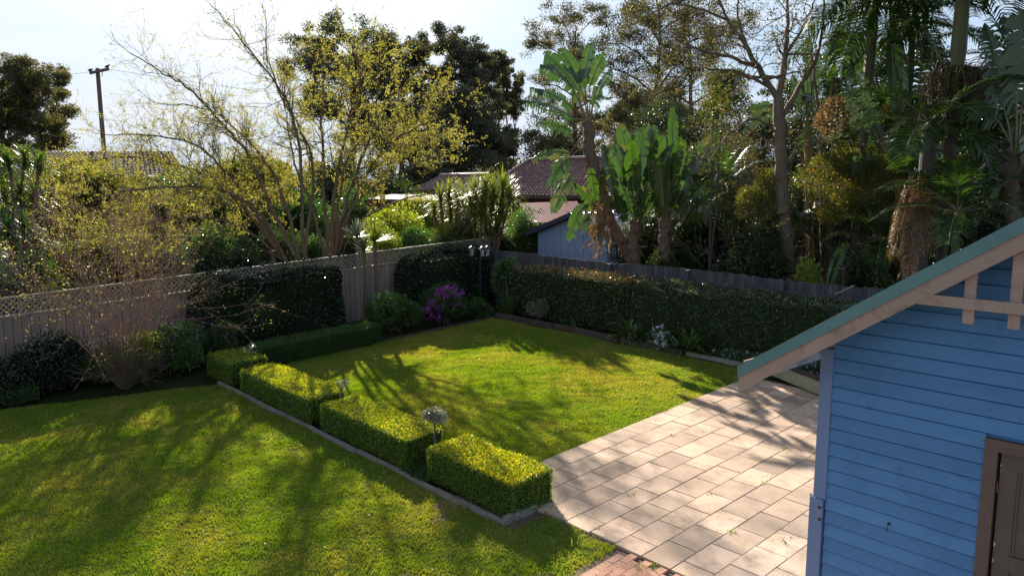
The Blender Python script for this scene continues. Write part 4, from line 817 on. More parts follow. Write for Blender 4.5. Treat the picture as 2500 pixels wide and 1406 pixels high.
# ================================================================== TREES
class Tree:
    def __init__(s): s.P0 = []; s.P1 = []; s.R0 = []; s.R1 = []; s.tips = []; s.td = []; s.mb = MB()
    def limb(s, pts, r0, r1, sides=7, lump=0.06):
        """smooth a hand-laid polyline into a tapered limb"""
        P = np.array(pts, float); k = len(P); tt = np.linspace(0, k - 1, (k - 1) * 5 + 1)
        Q = []
        for x in tt:                                         # Catmull-Rom
            i = min(int(x), k - 2); f = x - i; p0, p1, p2, p3 = P[max(i - 1, 0)], P[i], P[i + 1], P[min(i + 2, k - 1)]
            Q.append(0.5 * (2 * p1 + (p2 - p0) * f + (2 * p0 - 5 * p1 + 4 * p2 - p3) * f * f + (3 * p1 - p0 - 3 * p2 + p3) * f ** 3))
        Q = np.array(Q); seg = np.linalg.norm(np.diff(Q, axis=0), axis=1).mean(); Q[1:-1] += rng.normal(size=Q[1:-1].shape) * seg * 0.07
        R = np.linspace(r0, r1, len(Q)); s.mb.tube(Q, R, sides, lump=lump); return Q, R
    def grow(s, p, d, Ln, r, dep, maxd, ang=0.55, up=0.05, wig=0.12, steps=4, kids=0.9, ratio=0.6, leafdep=2):
        for i in range(steps):
            d = d + rng.normal(size=3) * wig + np.array([0, 0, up]); d = d / np.linalg.norm(d); q = p + d * Ln / steps
            ra, rb = r * (1 - 0.7 * i / steps), r * (1 - 0.7 * (i + 1) / steps)
            s.P0.append(p); s.P1.append(q); s.R0.append(ra); s.R1.append(rb); p = q
            if dep >= leafdep: s.tips.append(q); s.td.append(d)
            if dep < maxd and (i > 0 or dep == 0) and rng.uniform() < kids:
                dd = d + rng.normal(size=3) * ang; dd /= np.linalg.norm(dd); s.grow(q, dd, Ln * ratio * rng.uniform(0.7, 1.2), rb * 0.7, dep + 1, maxd, ang, up, wig, steps, kids, ratio, leafdep)
    def side(s, Q, R, n, Ln, maxd=2, frm=0.25, ang=0.8, fwdk=0.6, **k):
        for i in range(n):
            j = int((frm + (1 - frm) * (i + rng.uniform()) / n) * (len(Q) - 2)); j = min(j, len(Q) - 2)
            d = Q[j + 1] - Q[j]; d /= np.linalg.norm(d); dd = d * fwdk + rng.normal(size=3) * ang * 0.6; dd /= np.linalg.norm(dd)
            s.grow(Q[j], dd, Ln * rng.uniform(0.6, 1.2), R[j] * 0.5, 0, maxd, **k)
        d = Q[-1] - Q[-2]; s.grow(Q[-1], d / np.linalg.norm(d), Ln * 0.8, R[-1], 0, maxd, **k)
    def finish(s, name, label, loc, bark, leafm, nleaf, size, sig=0.08, asp=0.55, minr=0.004, cat='tree', group=None, keep=None, sides=3, droop=0.0, lname='crown', clumps=0, csig=0.5):
        t = thing(name, label, cat, loc, group)
        s.mb.segs(s.P0, s.P1, np.maximum(s.R0, minr), np.maximum(s.R1, minr * 0.8), sides); s.mb.build('trunk', M[bark], t)
        if nleaf and s.tips:
            A = np.array(s.tips); B = np.array(s.td)
            if keep is not None: kk = keep(A); A, B = A[kk], B[kk]
            if clumps:
                c = rng.integers(0, len(A), clumps); sz = rng.uniform(0.45, 1.25, clumps); k = rng.choice(clumps, nleaf, p=sz ** 2 / (sz ** 2).sum()); i = c[k]
                q = rng.normal(size=(nleaf, 3)); q /= np.linalg.norm(q, axis=1)[:, None]; P = A[i] + q * (rng.uniform(0, 1, nleaf) ** 0.45 * csig * sz[k])[:, None] * (1.2, 1.2, 0.7)
            else: i = np.repeat(rng.integers(0, len(A), nleaf // 3 + 1), 3)[:nleaf]; P = A[i] - B[i] * np.repeat(rng.uniform(0, 0.22, nleaf // 3 + 1), 3)[:nleaf, None] + rng.normal(size=(nleaf, 3)) * sig
            MB().leaves(P, size, asp, dirs=B[i] + (0, 0, -droop), spread=1.4).build(lname, M[leafm], t)
        return t
def px_limb(T, pix, d0, d1, r0, r1, **k):
    n = len(pix); return T.limb([D(x, y, d0 + (d1 - d0) * i / (n - 1)) for i, (x, y) in enumerate(pix)], r0, r1, **k)
def toground(T, px, py, d, r, **k):
    p = D(px, py, d); T.limb([(p[0], p[1], gz(p[1]) - 0.1), ((p[0] + p[0]) / 2 + .03, p[1], (gz(p[1]) + p[2]) / 2), p], r * 1.25, r, **k)
# --- the arching yellow-leaved tree beyond the left fence
T = Tree(); base = 25.8
for pix, d1, r0, n, Ln in (
    ([(700, 640), (640, 530), (560, 470), (430, 455), (300, 470), (170, 505)], 22.5, 0.10, 16, 1.25),
    ([(690, 625), (600, 510), (520, 440), (420, 400), (300, 385), (150, 405)], 25, 0.11, 16, 1.3),
    ([(720, 625), (660, 500), (600, 370), (540, 300), (470, 225), (400, 180), (310, 125)], 26.5, 0.11, 20, 1.2),
    ([(727, 630), (690, 480), (640, 380), (570, 310), (490, 262), (390, 255)], 28.5, 0.09, 17, 1.3),
    ([(665, 610), (570, 545), (450, 530), (310, 555), (170, 600)], 23, 0.07, 14, 1.1),
    ([(700, 640), (600, 590), (500, 570), (360, 590), (250, 585)], 25, 0.05, 10, 0.9),
    ([(700, 640), (620, 520), (480, 480), (330, 430), (200, 440), (90, 470)], 28, 0.08, 14, 1.2),
    ([(740, 620), (735, 420), (720, 300), (670, 200), (600, 110), (545, 50)], 25, 0.09, 15, 1.2),
    ([(745, 630), (765, 420), (740, 330), (690, 240), (655, 150), (650, 50)], 27.5, 0.09, 15, 1.2),
    ([(680, 620), (590, 470), (530, 400), (470, 350), (360, 330), (270, 330)], 23.5, 0.08, 14, 1.1)):
    Q, R = px_limb(T, pix, base, d1, r0 * 0.72, 0.014)
    T.side(Q, R, int(n * 1.7), Ln, 2, frm=0.25, ang=0.95, up=0.05, wig=0.2, kids=0.92, ratio=0.66, steps=5, leafdep=1)
for q in ((700, 640), (727, 630), (745, 630), (665, 612)): toground(T, *q, base, 0.085)
horiz = lambda A: np.ones(len(A), bool)
pxy = lambda A: (CY - FX * ((A - CAM)[:, :2] @ HEAD * math.sin(PITCH) + (A - CAM)[:, 2] * math.cos(PITCH)) / ((A - CAM)[:, :2] @ HEAD * math.cos(PITCH) - (A - CAM)[:, 2] * math.sin(PITCH)))
loc = D(715, 640, base); loc[2] = gz(loc[1])
T.finish('spring_tree', 'wide arching tree with fresh yellow leaves beyond the lattice fence', loc, 'bark', 'spring', 74000, 0.046, 0.024, minr=0.0024,
         keep=lambda A: (A[:, 2] < 5.2) | (rng.uniform(0, 1, len(A)) < np.clip(0.85 - (A[:, 2] - 5.2) * 0.16, 0.25, 1)), group='yellow-leaved trees beyond the lattice fence')
# --- the upright one right of it
T = Tree(); base = 27.0
for pix, d1, r0, n, Ln in (
    ([(800, 630), (790, 450), (785, 300), (790, 190), (785, 110)], 28, 0.10, 13, 1.2),
    ([(810, 630), (820, 450), (850, 300), (880, 200), (850, 90)], 27, 0.11, 13, 1.3),
    ([(815, 630), (850, 480), (905, 330), (925, 210), (915, 110)], 25.5, 0.10, 13, 1.3),
    ([(832, 625), (875, 545), (940, 505), (1010, 480), (1080, 470)], 24.5, 0.06, 3, 0.6),
    ([(825, 620), (880, 450), (960, 350), (1040, 300), (1085, 265)], 26, 0.09, 13, 1.2),
    ([(820, 610), (865, 500), (960, 430), (1030, 395), (1085, 375)], 25, 0.07, 13, 1.0),
    ([(820, 620), (850, 470), (930, 400), (1000, 340), (1060, 330)], 29, 0.08, 13, 1.2),
    ([(795, 630), (760, 500), (720, 400), (700, 300), (690, 220)], 28, 0.08, 11, 1.1),
    ([(810, 620), (840, 420), (890, 330), (960, 240), (1000, 190)], 28.5, 0.08, 13, 1.2)):
    Q, R = px_limb(T, pix, base, d1, r0 * 0.72, 0.014)
    T.side(Q, R, int(n * 1.5), Ln, 2, frm=0.30, ang=0.95, up=0.05, wig=0.2, kids=0.82, ratio=0.66, steps=5, leafdep=1)
for q in ((800, 630), (815, 630), (832, 628)): toground(T, *q, base, 0.09)
loc = D(812, 630, base); loc[2] = gz(loc[1])
T.finish('spring_tree', 'upright many-stemmed tree with fresh yellow leaves, right of the arching one', loc, 'bark', 'spring', 34000, 0.050, 0.024, minr=0.0024, group='yellow-leaved trees beyond the lattice fence')
# --- background trees: trunk, limbs, clumps
def big_tree(name, label, px, d, top, width, bark, leafm, nleaf, size, base_py=470, limbs=9, sig=0.35, trunk=0.3, low=0.35, group='trees beyond the neighbouring gardens', minr=0.02, lean=0.0, ln=None, asp=0.6, maxd=2, flat=False, fill=0.0, cl=45, cs=0.17):
    size = max(size, d * 0.0042) * (0.85 if leafm == 'gum' else 1)
    pb = D(px, base_py, d); pb[2] = gz(pb[1]); tp = D(px + lean, top, d); T = Tree(); H = tp[2] - pb[2]; Wd = width * d / FX / 2
    Q, R = T.limb([pb, pb + (tp - pb) * 0.4 + rng.normal(size=3) * 0.15, pb + (tp - pb) * 0.75 + rng.normal(size=3) * 0.2, pb + (tp - pb) * 0.95], trunk, trunk * 0.2, 8)
    for i in range(limbs):
        u = low + (0.93 - low) * (i / limbs); j = int(u * (len(Q) - 1)); a = i * 2.4 + rng.uniform(-.4, .4)
        prof = (0.65 + 0.5 * math.sin(math.pi * min(1, (u - low) / (1 - low) * 0.9 + 0.12))) * (1.15 if flat else 1) if not flat else 0.5 + 0.7 * u
        e = Q[j] + np.array([math.cos(a), math.sin(a), 0]) * Wd * prof * rng.uniform(0.75, 1.0) + (0, 0, H * (0.10 if not flat else 0.22) * rng.uniform(0.6, 1.3))
        m_ = (Q[j] + e) / 2 + (0, 0, H * 0.02)
        Q2, R2 = T.limb([Q[j], m_, e], R[j] * 0.55, R[j] * 0.15 + 0.02, 5)
        T.side(Q2, R2, 5, (ln or Wd * 0.42), maxd, frm=0.35, ang=0.9, up=0.08, wig=0.2, kids=0.8, leafdep=1)
    return T.finish(name, label, pb, bark, leafm, int(nleaf * 1.9), size * 0.6, sig, asp, minr=minr, group=group, clumps=limbs * cl, csig=max(0.4, Wd * cs))
big_tree('dark_tree', 'dense dark tree cut by the left picture edge', 5, 75, 175, 210, 'barkdark', 'far2', 42000, 0.26, limbs=14, sig=0.55, trunk=0.4)
big_tree('dark_tree', 'wispy dark tree between the left edge tree and the power pole', 95, 82, 195, 150, 'barkdark', 'far2', 15000, 0.24, limbs=9, sig=0.4, trunk=0.3)
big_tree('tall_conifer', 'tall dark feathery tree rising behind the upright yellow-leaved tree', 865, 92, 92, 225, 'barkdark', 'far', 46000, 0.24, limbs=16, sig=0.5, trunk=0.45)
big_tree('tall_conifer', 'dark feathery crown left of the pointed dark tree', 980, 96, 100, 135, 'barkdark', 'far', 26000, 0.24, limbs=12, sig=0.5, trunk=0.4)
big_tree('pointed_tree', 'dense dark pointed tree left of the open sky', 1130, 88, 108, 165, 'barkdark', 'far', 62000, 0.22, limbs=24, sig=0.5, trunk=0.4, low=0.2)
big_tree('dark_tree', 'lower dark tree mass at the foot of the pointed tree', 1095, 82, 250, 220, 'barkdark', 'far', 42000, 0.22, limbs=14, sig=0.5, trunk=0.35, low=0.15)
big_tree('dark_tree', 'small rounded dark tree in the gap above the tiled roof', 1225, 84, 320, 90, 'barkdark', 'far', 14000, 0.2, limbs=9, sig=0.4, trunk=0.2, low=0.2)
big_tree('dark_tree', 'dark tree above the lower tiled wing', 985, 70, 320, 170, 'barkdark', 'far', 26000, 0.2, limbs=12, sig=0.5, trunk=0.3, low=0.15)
for k, (px, tp) in enumerate(((1212, 215), (1232, 212), (1255, 218))):
    big_tree('distant_gum', ('leftmost', 'middle', 'rightmost')[k] + ' of three slender flat-topped gums on the skyline', px, 105, tp, 42, 'barkdark', 'far2', 2600, 0.26, limbs=7, sig=0.45, trunk=0.16, low=0.62, flat=True, minr=0.035, lean=4, group='slender distant gums')
GT = 'open-crowned gums behind the paddle-leaved plants'
big_tree('gum_tree', 'open-crowned gum behind the tall paddle-leaved plant', 1400, 68, 40, 200, 'barkgrey', 'gum', 17000, 0.2, limbs=12, sig=0.38, trunk=0.26, low=0.35, group=GT, minr=0.018, lean=10)
big_tree('gum_tree', 'small gum low on the skyline left of the paddle-leaved plant', 1345, 62, 290, 110, 'barkgrey', 'gum', 7000, 0.18, limbs=9, sig=0.35, trunk=0.12, low=0.3, group=GT, minr=0.014)
big_tree('gum_tree', 'tall gum with forking grey limbs left of the bare tree', 1590, 62, -40, 230, 'barkgrey', 'gum', 22000, 0.19, limbs=15, sig=0.36, trunk=0.3, low=0.3, group=GT, minr=0.018, lean=15)
big_tree('gum_tree', 'gum whose crown meets the twigs of the bare tree', 1690, 66, 0, 210, 'barkgrey', 'gum', 16000, 0.19, limbs=13, sig=0.36, trunk=0.28, low=0.35, group=GT, minr=0.018, lean=-20)
big_tree('dark_tree', 'dark bushy tree low behind the paddle-leaved clump', 1560, 50, 240, 200, 'barkdark', 'far2', 26000, 0.18, limbs=13, sig=0.4, trunk=0.25, low=0.15)
big_tree('dark_tree', 'olive bushy tree behind the tiled roof, left of the clump', 1440, 70, 330, 320, 'barkdark', 'far2', 30000, 0.22, limbs=14, sig=0.5, trunk=0.25, low=0.1)
# --- the big half-bare tree behind the paling fence
T = Tree(); d = 21.0
Qt, Rt = px_limb(T, [(1918, 670), (1915, 560), (1908, 440), (1903, 330), (1900, 240)], d, d, 0.215, 0.15, sides=12)
toground(T, 1918, 670, d, 0.22)
for pix, d1, r0, n, Ln in (
    ([(1902, 250), (1860, 180), (1820, 110), (1780, 50), (1740, -30)], 20, 0.10, 9, 1.1),
    ([(1900, 240), (1915, 150), (1922, 60), (1925, -60)], 21.5, 0.12, 9, 1.1),
    ([(1850, 165), (1780, 140), (1700, 120), (1640, 90)], 19, 0.06, 9, 0.9),
    ([(1880, 215), (1800, 175), (1740, 170), (1680, 150)], 20, 0.05, 8, 0.9),
    ([(1905, 300), (1940, 230), (1990, 150), (2010, 60), (2010, -40)], 22, 0.09, 9, 1.0),
    ([(1920, 130), (1960, 70), (1990, 0)], 20.5, 0.05, 6, 0.9),
    ([(1820, 110), (1800, 40), (1810, -40)], 21, 0.05, 6, 0.9),
    ([(1905, 330), (1840, 290), (1780, 330), (1740, 380)], 19.5, 0.04, 9, 0.8),
    ([(1903, 360), (1850, 330), (1800, 300), (1760, 310)], 22, 0.03, 8, 0.8),
    ([(1910, 420), (1960, 350), (2030, 340), (2060, 300)], 20.5, 0.05, 6, 0.6),
    ([(1780, 50), (1700, 20), (1640, 10), (1600, 30)], 21, 0.04, 8, 0.9)):
    Q, R = px_limb(T, pix, d, d1, r0, 0.018)
    T.side(Q, R, n, Ln, 2, frm=0.2, ang=0.9, up=0.0, wig=0.2, kids=0.85, ratio=0.62, steps=4, leafdep=1)
loc = D(1918, 670, d); loc[2] = gz(loc[1])
T.finish('half_bare_tree', 'large pale-barked tree, mostly bare, standing behind the paling fence', loc, 'barkgrey', 'gum', 5500, 0.07, 0.10, minr=0.005, droop=0.2)
# twiggy masses hanging beneath it
bare_shrub('tangle_shrub', 'grey tangle of dry twigs left of the pale tree trunk', onY(1800, 640, 20.5)[:2], 4.2, 1, 22, 'barkgrey', 'olive', 900, 0.07, flare=0.75, r0=0.022)
bare_shrub('tangle_shrub', 'dry grey twigs wrapped round the pale tree trunk', onY(1915, 660, 20.2)[:2], 4.3, 1, 14, 'barkgrey', 'olive', 300, 0.07, flare=0.35, r0=0.016)
# pale branching tree between palms
T = Tree(); d = 24
for pix, d1, r0 in (([(2010, 640), (2005, 450), (2000, 300), (1985, 170), (1970, 40)], 24, 0.10), ([(2003, 330), (2030, 230), (2040, 120), (2060, 20)], 23.5, 0.07),
                    ([(2000, 290), (2060, 190), (2130, 110), (2190, 90)], 23, 0.04), ([(1975, 640), (1980, 590), (1976, 520), (1985, 440)], 22, 0.05)):
    Q, R = px_limb(T, pix, d, d1, r0, 0.02); T.side(Q, R, 6, 0.8, 1, frm=0.4, ang=0.9, wig=0.2, steps=4)
loc = D(2005, 640, d); loc[2] = gz(loc[1]); toground(T, 2010, 640, d, 0.10); toground(T, 1975, 640, d, 0.055)
T.finish('forked_tree', 'slender forked brown tree between the pale tree and the palms', loc, 'barkgrey', 'gum', 1600, 0.08, 0.1, minr=0.006)
# ------------------------------------------------------------------ paddle-leaved plants (giant bird of paradise)
def paddle(mb, st, P0, B, P1, wd, torn=0.0, nrm=None, sag=0.0, r=0.022):
    """petiole from P0 to blade base B, blade from B to tip P1"""
    P0, B, P1 = (np.array(q, float) for q in (P0, B, P1)); L_ = np.linalg.norm(P1 - B)
    wd = wd * 0.82; st.tube([P0, (P0 + B) / 2 + (0, 0, 0.04 * L_), B], [r * 1.3, r, r * 0.7], 5)
    torn = min(1.0, torn + 0.12); n = 26; t = np.linspace(0, 1, n + 1); ctrl = (B + P1) / 2 + np.array([0, 0, 0.16 * L_ + sag]); mid = ((1 - t) ** 2)[:, None] * B + (2 * t * (1 - t))[:, None] * ctrl + (t ** 2)[:, None] * P1
    T_ = np.gradient(mid, axis=0); T_ /= np.linalg.norm(T_, axis=1)[:, None]
    nn = np.array(nrm if nrm is not None else (-HEAD[0], -HEAD[1], 0.35)) + rng.normal(size=3) * 0.3
    S_ = np.cross(T_, nn); S_ /= np.linalg.norm(S_, axis=1)[:, None]; N_ = np.cross(S_, T_)
    wp = wd / 2 * np.sin(np.pi * np.clip(t * 0.93 + 0.05, 0, 1)) ** 0.5 * (1 - 0.25 * t)
    st.tube(mid, np.linspace(r * 0.7, 0.004, n + 1), 4)
    vv = rng.uniform(0.1, 0.9)
    for sgn in (-1, 1):
        fold = 0.25; i = 0
        while i < n:
            k = 1 if rng.uniform() < torn else min(int(rng.integers(3, 7)) if torn > 0 else 5, n - i)
            if torn == 0: k = min(k, n - i)
            j = i + k; dr = (rng.uniform(0, 0.55) if rng.uniform() < torn + .1 else 0.05) * wd; gap = 0.22 if rng.uniform() < torn + 0.15 else 0.0
            idx = np.arange(i, j + 1); tt = mid[idx]; sd_ = S_[idx] * sgn; out = tt + sd_ * wp[idx, None] * 0.95 + N_[idx] * wp[idx, None] * fold + T_[idx] * wp[idx, None] * 0.30
            if gap and k >= 1: out[0] = out[0] + (out[1] - out[0]) * gap; out[-1] = out[-1] + (out[-2] - out[-1]) * gap
            out[:, 2] -= dr; half = (tt + out) / 2 + N_[idx] * wp[idx, None] * 0.10 + (0, 0, dr * 0.3)
            V = np.concatenate([tt, half, out]); m_ = len(idx)
            Q = [(q, q + 1, m_ + q + 1, m_ + q) for q in range(m_ - 1)] + [(m_ + q, m_ + q + 1, 2 * m_ + q + 1, 2 * m_ + q) for q in range(m_ - 1)]
            mb.add(V, Q, v=np.clip(vv + rng.uniform(-.2, .25), 0, 1)); i = j
def strel(name, label, d, trunks, leaves_, mat='strelitzia', seed=None, rtr=0.16, group='giant paddle-leaved plants'):
    b = D(trunks[0][0][0], trunks[0][0][1], d); b[2] = gz(b[1]); t = thing(name, label, 'plant', b, group)
    tk = MB()
    for tr in trunks:
        P = [D(x, y, d + 0.0) for x, y in tr[:]]; P = [np.array([P[0][0], P[0][1], gz(P[0][1]) - 0.1])] + P
        P = np.array(P); tt = np.linspace(0, len(P) - 1, (len(P) - 1) * 6 + 1); PP = np.stack([np.interp(tt, np.arange(len(P)), P[:, k]) for k in range(3)], -1)
        tk.tube(PP, np.linspace(rtr, rtr * 1.15, len(PP)) * (1 + 0.12 * np.sin(np.arange(len(PP)) * 2.1)), 10, lump=0.2)
        # dead sheaths
        n = 10 * len(P); idx = rng.integers(len(PP) // 5, len(PP), n); dr = rng.normal(size=(n, 3)); dr[:, 2] = -abs(dr[:, 2]) * 1.2; dr /= np.linalg.norm(dr, axis=1)[:, None]
        tk.leaves(PP[idx] + dr * (rtr * 0.8, rtr * 0.8, 0), 0.28, 0.22, dirs=dr, spread=0.5)
    tk.build('trunk', M['shag'] if mat == 'strelitzia' else M['yellowstem'], t)
    st = MB(); k = 0
    for lf in leaves_:
        (p0, b_, p1, wpx, torn) = lf[:5]; dd = lf[5] if len(lf) > 5 else rng.uniform(-0.9, 0.5); mb = MB()
        paddle(mb, st, D(*p0, d), D(*b_, d + dd * 0.5), D(*p1, d + dd), wpx * d / FX, torn, sag=lf[6] if len(lf) > 6 else 0.0)
        mb.build('leaf', M[mat], t); k += 1
    st.build('leaf_stalks', M['petiole'], t); return t
c0 = (1440, 305)
strel('bird_of_paradise', 'tall shaggy-trunked paddle-leaved plant in front of the garden shed', 24.2,
      [[(1541, 640), (1515, 590), (1490, 540), (1462, 450), (1440, 370), (1434, 300)]],
      [((1428, 300), (1408, 215), (1328, 128), 62, 0.05, -0.3), (c0, (1415, 205), (1366, 118), 52, 0.05, 0.3), (c0, (1425, 195), (1446, 103), 50, 0.05, 0.1),
       (c0, (1440, 210), (1478, 130), 46, 0.15, 0.5), (c0, (1452, 235), (1494, 168), 50, 0.7, 0.4), ((1430, 305), (1404, 225), (1318, 157), 48, 0.6, -0.5),
       (c0, (1412, 250), (1420, 150), 60, 0.1, 0.6), (c0, (1398, 262), (1293, 215), 44, 0.6, -0.6), (c0, (1400, 290), (1282, 248), 52, 0.85, -0.7),
       (c0, (1398, 322), (1310, 300), 46, 0.9, -0.3), ((1420, 340), (1392, 375), (1300, 390), 50, 0.8, -0.8, 0.1), ((1430, 360), (1390, 385), (1342, 452), 62, 0.7, -0.8, 0.15),
       ((1440, 400), (1395, 425), (1352, 520), 66, 0.35, -0.9, 0.1), (c0, (1445, 260), (1470, 220), 46, 0.5, 0.5), ((1480, 500), (1430, 500), (1385, 588), 46, 0.3, -1.2, 0.15),
       ((1480, 500), (1455, 490), (1440, 410), 40, 0.4, -0.8), ((1480, 500), (1470, 470), (1480, 395), 44, 0.3, -0.5), ((1480, 500), (1450, 500), (1400, 450), 44, 0.6, -0.8), ((1485, 510), (1490, 490), (1530, 440), 42, 0.4, -0.5), ((1480, 505), (1440, 520), (1420, 560), 36, 0.3, -0.9)])
dd_ = MB(); p = D(1465, 545, 23.6); dd_.tube([p + (0, 0, 0.5), p + (0, 0, 0.1), p - (0, 0, 0.45)], [0.10, 0.16, 0.05], 8, lump=0.3)
dd_.leaves(np.repeat([p], 260, 0) + rng.normal(size=(260, 3)) * (0.16, 0.16, 0.33), 0.34, 0.14, dirs=[(-.2, -.3, -0.9)] * 260, spread=0.7)
tag(dd_.build('dead_leaf_bundle', M['dead']), 'pinkish brown bundle of dead leaves hanging before the pale blue shed', 'dead leaves')
def fan(c, n, xr_, yr_, wpx, torn, base_dy=(60, 150), dr=(-1.4, 0.8)):
    out = []
    for i in range(n):
        x = xr_[0] + (xr_[1] - xr_[0]) * (i + rng.uniform(0.1, 0.9)) / n; y = rng.uniform(*yr_); bx = c[0] + (x - c[0]) * 0.45; by = min(y + rng.uniform(*base_dy), c[1] - 5)
        out.append((c, (bx, by), (x, y), wpx * rng.uniform(0.8, 1.15), torn * rng.uniform(0.3, 1.5), rng.uniform(*dr)))
    return out
strel('bird_of_paradise', 'paddle-leaved clump on a yellow-brown trunk, right of the shaggy one', 23.6, [[(1548, 635), (1545, 590), (1550, 540)]],
      fan((1552, 530), 11, (1465, 1665), (300, 370), 54, 0.2, (90, 150)) + fan((1555, 545), 9, (1480, 1680), (390, 470), 50, 0.3, (50, 90)), mat='strelitzia', rtr=0.17)
strel('bird_of_paradise', 'paddle-leaved clump with one tall upright leaf, left of the pale tree', 22.8, [[(1625, 640), (1622, 590), (1625, 520)]],
      [((1628, 500), (1640, 370), (1644, 262), 40, 0.0, 0.2)] + fan((1628, 510), 10, (1580, 1760), (310, 390), 54, 0.3, (90, 140)) + fan((1628, 540), 9, (1580, 1740), (420, 500), 60, 0.3, (40, 80)), rtr=0.16)
strel('bird_of_paradise', 'dusty paddle leaves rising between the pale tree and the first palm', 25, [[(1978, 640), (1975, 450), (1972, 300)]],
      [((1972, 300), (1972, 230), (1968, 90), 46, 0.5, 0.2), ((1972, 300), (1985, 230), (1995, 130), 44, 0.6, 0.2), ((1972, 320), (1950, 270), (1935, 180), 40, 0.7, 0.2), ((1975, 330), (2010, 280), (2040, 190), 44, 0.7, -.2), ((1972, 330), (2020, 250), (2070, 230), 44, 0.9, -.2), ((1975, 420), (1890, 270), (1815, 320), 44, 0.4, -.5), ((1975, 420), (1900, 260), (1830, 270), 40, 0.3, -.7)], mat='strelitzia2', rtr=0.12)
strel('bird_of_paradise', 'huge dusty paddle leaf standing upright beside the second palm', 20.5, [[(2205, 640), (2200, 500), (2195, 420)]],
      [((2195, 430), (2190, 290), (2178, 62), 92, 0.25, 0.2), ((2195, 430), (2150, 330), (2062, 150), 70, 0.8, 0.3), ((2195, 430), (2120, 300), (2070, 235), 60, 0.7, 0.2), ((2195, 430), (2235, 300), (2262, 60), 80, 0.95, 0.8), ((2195, 430), (2140, 380), (2080, 400), 60, 0.6, -.3)], mat='strelitzia2', rtr=0.14)
strel('bird_of_paradise', 'tall paddle-leaved plant cut by the right picture edge', 16.5, [[(2478, 600), (2470, 480), (2480, 380)], [(2512, 560), (2508, 420), (2512, 330)]],
      [((2475, 380), (2450, 260), (2405, 55), 90, 0.8, 0.3), ((2480, 380), (2482, 250), (2492, 20), 110, 0.75, -0.4), ((2485, 380), (2500, 200), (2440, 40), 80, 0.6, 0.2), ((2485, 390), (2440, 300), (2370, 240), 70, 0.9, 0.5),
       ((2478, 400), (2420, 370), (2330, 350), 70, 0.9, 0.2), ((2478, 420), (2430, 400), (2360, 430), 70, 0.7, 0.2), ((2485, 400), (2520, 300), (2560, 150), 90, 0.5, 0), ((2475, 470), (2400, 420), (2290, 460), 74, 0.8, 0.4), ((2480, 480), (2440, 440), (2400, 520), 70, 0.8, .3),
       ((2478, 500), (2400, 500), (2300, 560), 66, 0.8, 0.6), ((2478, 400), (2500, 330), (2520, 420), 80, 0.5, -0.4)], rtr=0.13)
strel('banana_plant', 'small plant with one bright backlit leaf rising behind the paling fence', 19.9, [[(2060, 665), (2062, 650)]],
      [((2062, 660), (2025, 700), (2068, 590), 50, 0.25, 0.1, 0.0), ((2062, 660), (2080, 640), (2130, 600), 44, 0.4, 0.6), ((2062, 650), (2100, 590), (2140, 560), 40, 0.5, 0.8), ((2062, 650), (2110, 620), (2190, 640), 40, 0.5, 0.5)], mat='strelitzia', rtr=0.06)
# ------------------------------------------------------------------ palms
def frond(mb, st, b, d, Ln, ll, droop=0.9, n=38, w=0.045, hang=0.5, r=0.022):
    d = np.array(d, float); d /= np.linalg.norm(d); k = 12; p = np.array(b, float); pts = [p.copy()]
    for i in range(k):
        d = d + (0, 0, -droop / k * (0.4 + 1.3 * i / k)); d /= np.linalg.norm(d); p = p + d * Ln / k; pts.append(p.copy())
    pts = np.array(pts); st.tube(pts, np.linspace(r, 0.004, k + 1), 5)
    t = np.linspace(0.14, 0.99, n); P = np.stack([np.interp(t * k, np.arange(k + 1), pts[:, i]) for i in range(3)], -1)
    T_ = np.gradient(P, axis=0); T_ /= np.linalg.norm(T_, axis=1)[:, None]; S_ = np.cross(T_, (0, 0, 1.0)); S_ /= np.linalg.norm(S_, axis=1)[:, None] + 1e-9; U_ = np.cross(S_, T_)
    l = ll * (0.45 + 0.75 * np.sin(np.pi * np.clip(t * 0.85 + 0.1, 0, 1))) * rng.uniform(0.85, 1.1, n)
    for sg in (-1, 1):
        dr = S_ * sg * 0.9 + T_ * 0.65 + U_ * 0.25 + rng.normal(size=P.shape) * 0.08; dr /= np.linalg.norm(dr, axis=1)[:, None]
        m_ = P + dr * l[:, None] * 0.5; dr2 = dr + (0, 0, -hang) + rng.normal(size=P.shape) * 0.06; dr2 /= np.linalg.norm(dr2, axis=1)[:, None]; e = m_ + dr2 * l[:, None] * 0.5
        ww = np.cross(dr, U_); ww /= np.linalg.norm(ww, axis=1)[:, None]; ww = ww * w / 2
        V = np.stack([P - ww * .5, P + ww * .5, m_ + ww, m_ - ww, e + ww * .1, e - ww * .1], 1).reshape(-1, 3); a = np.arange(len(P))[:, None] * 6
        mb.add(V, np.concatenate([a + [0, 1, 2, 3], a + [3, 2, 4, 5]]), v=rng.uniform(0, 1, 2 * len(P)))
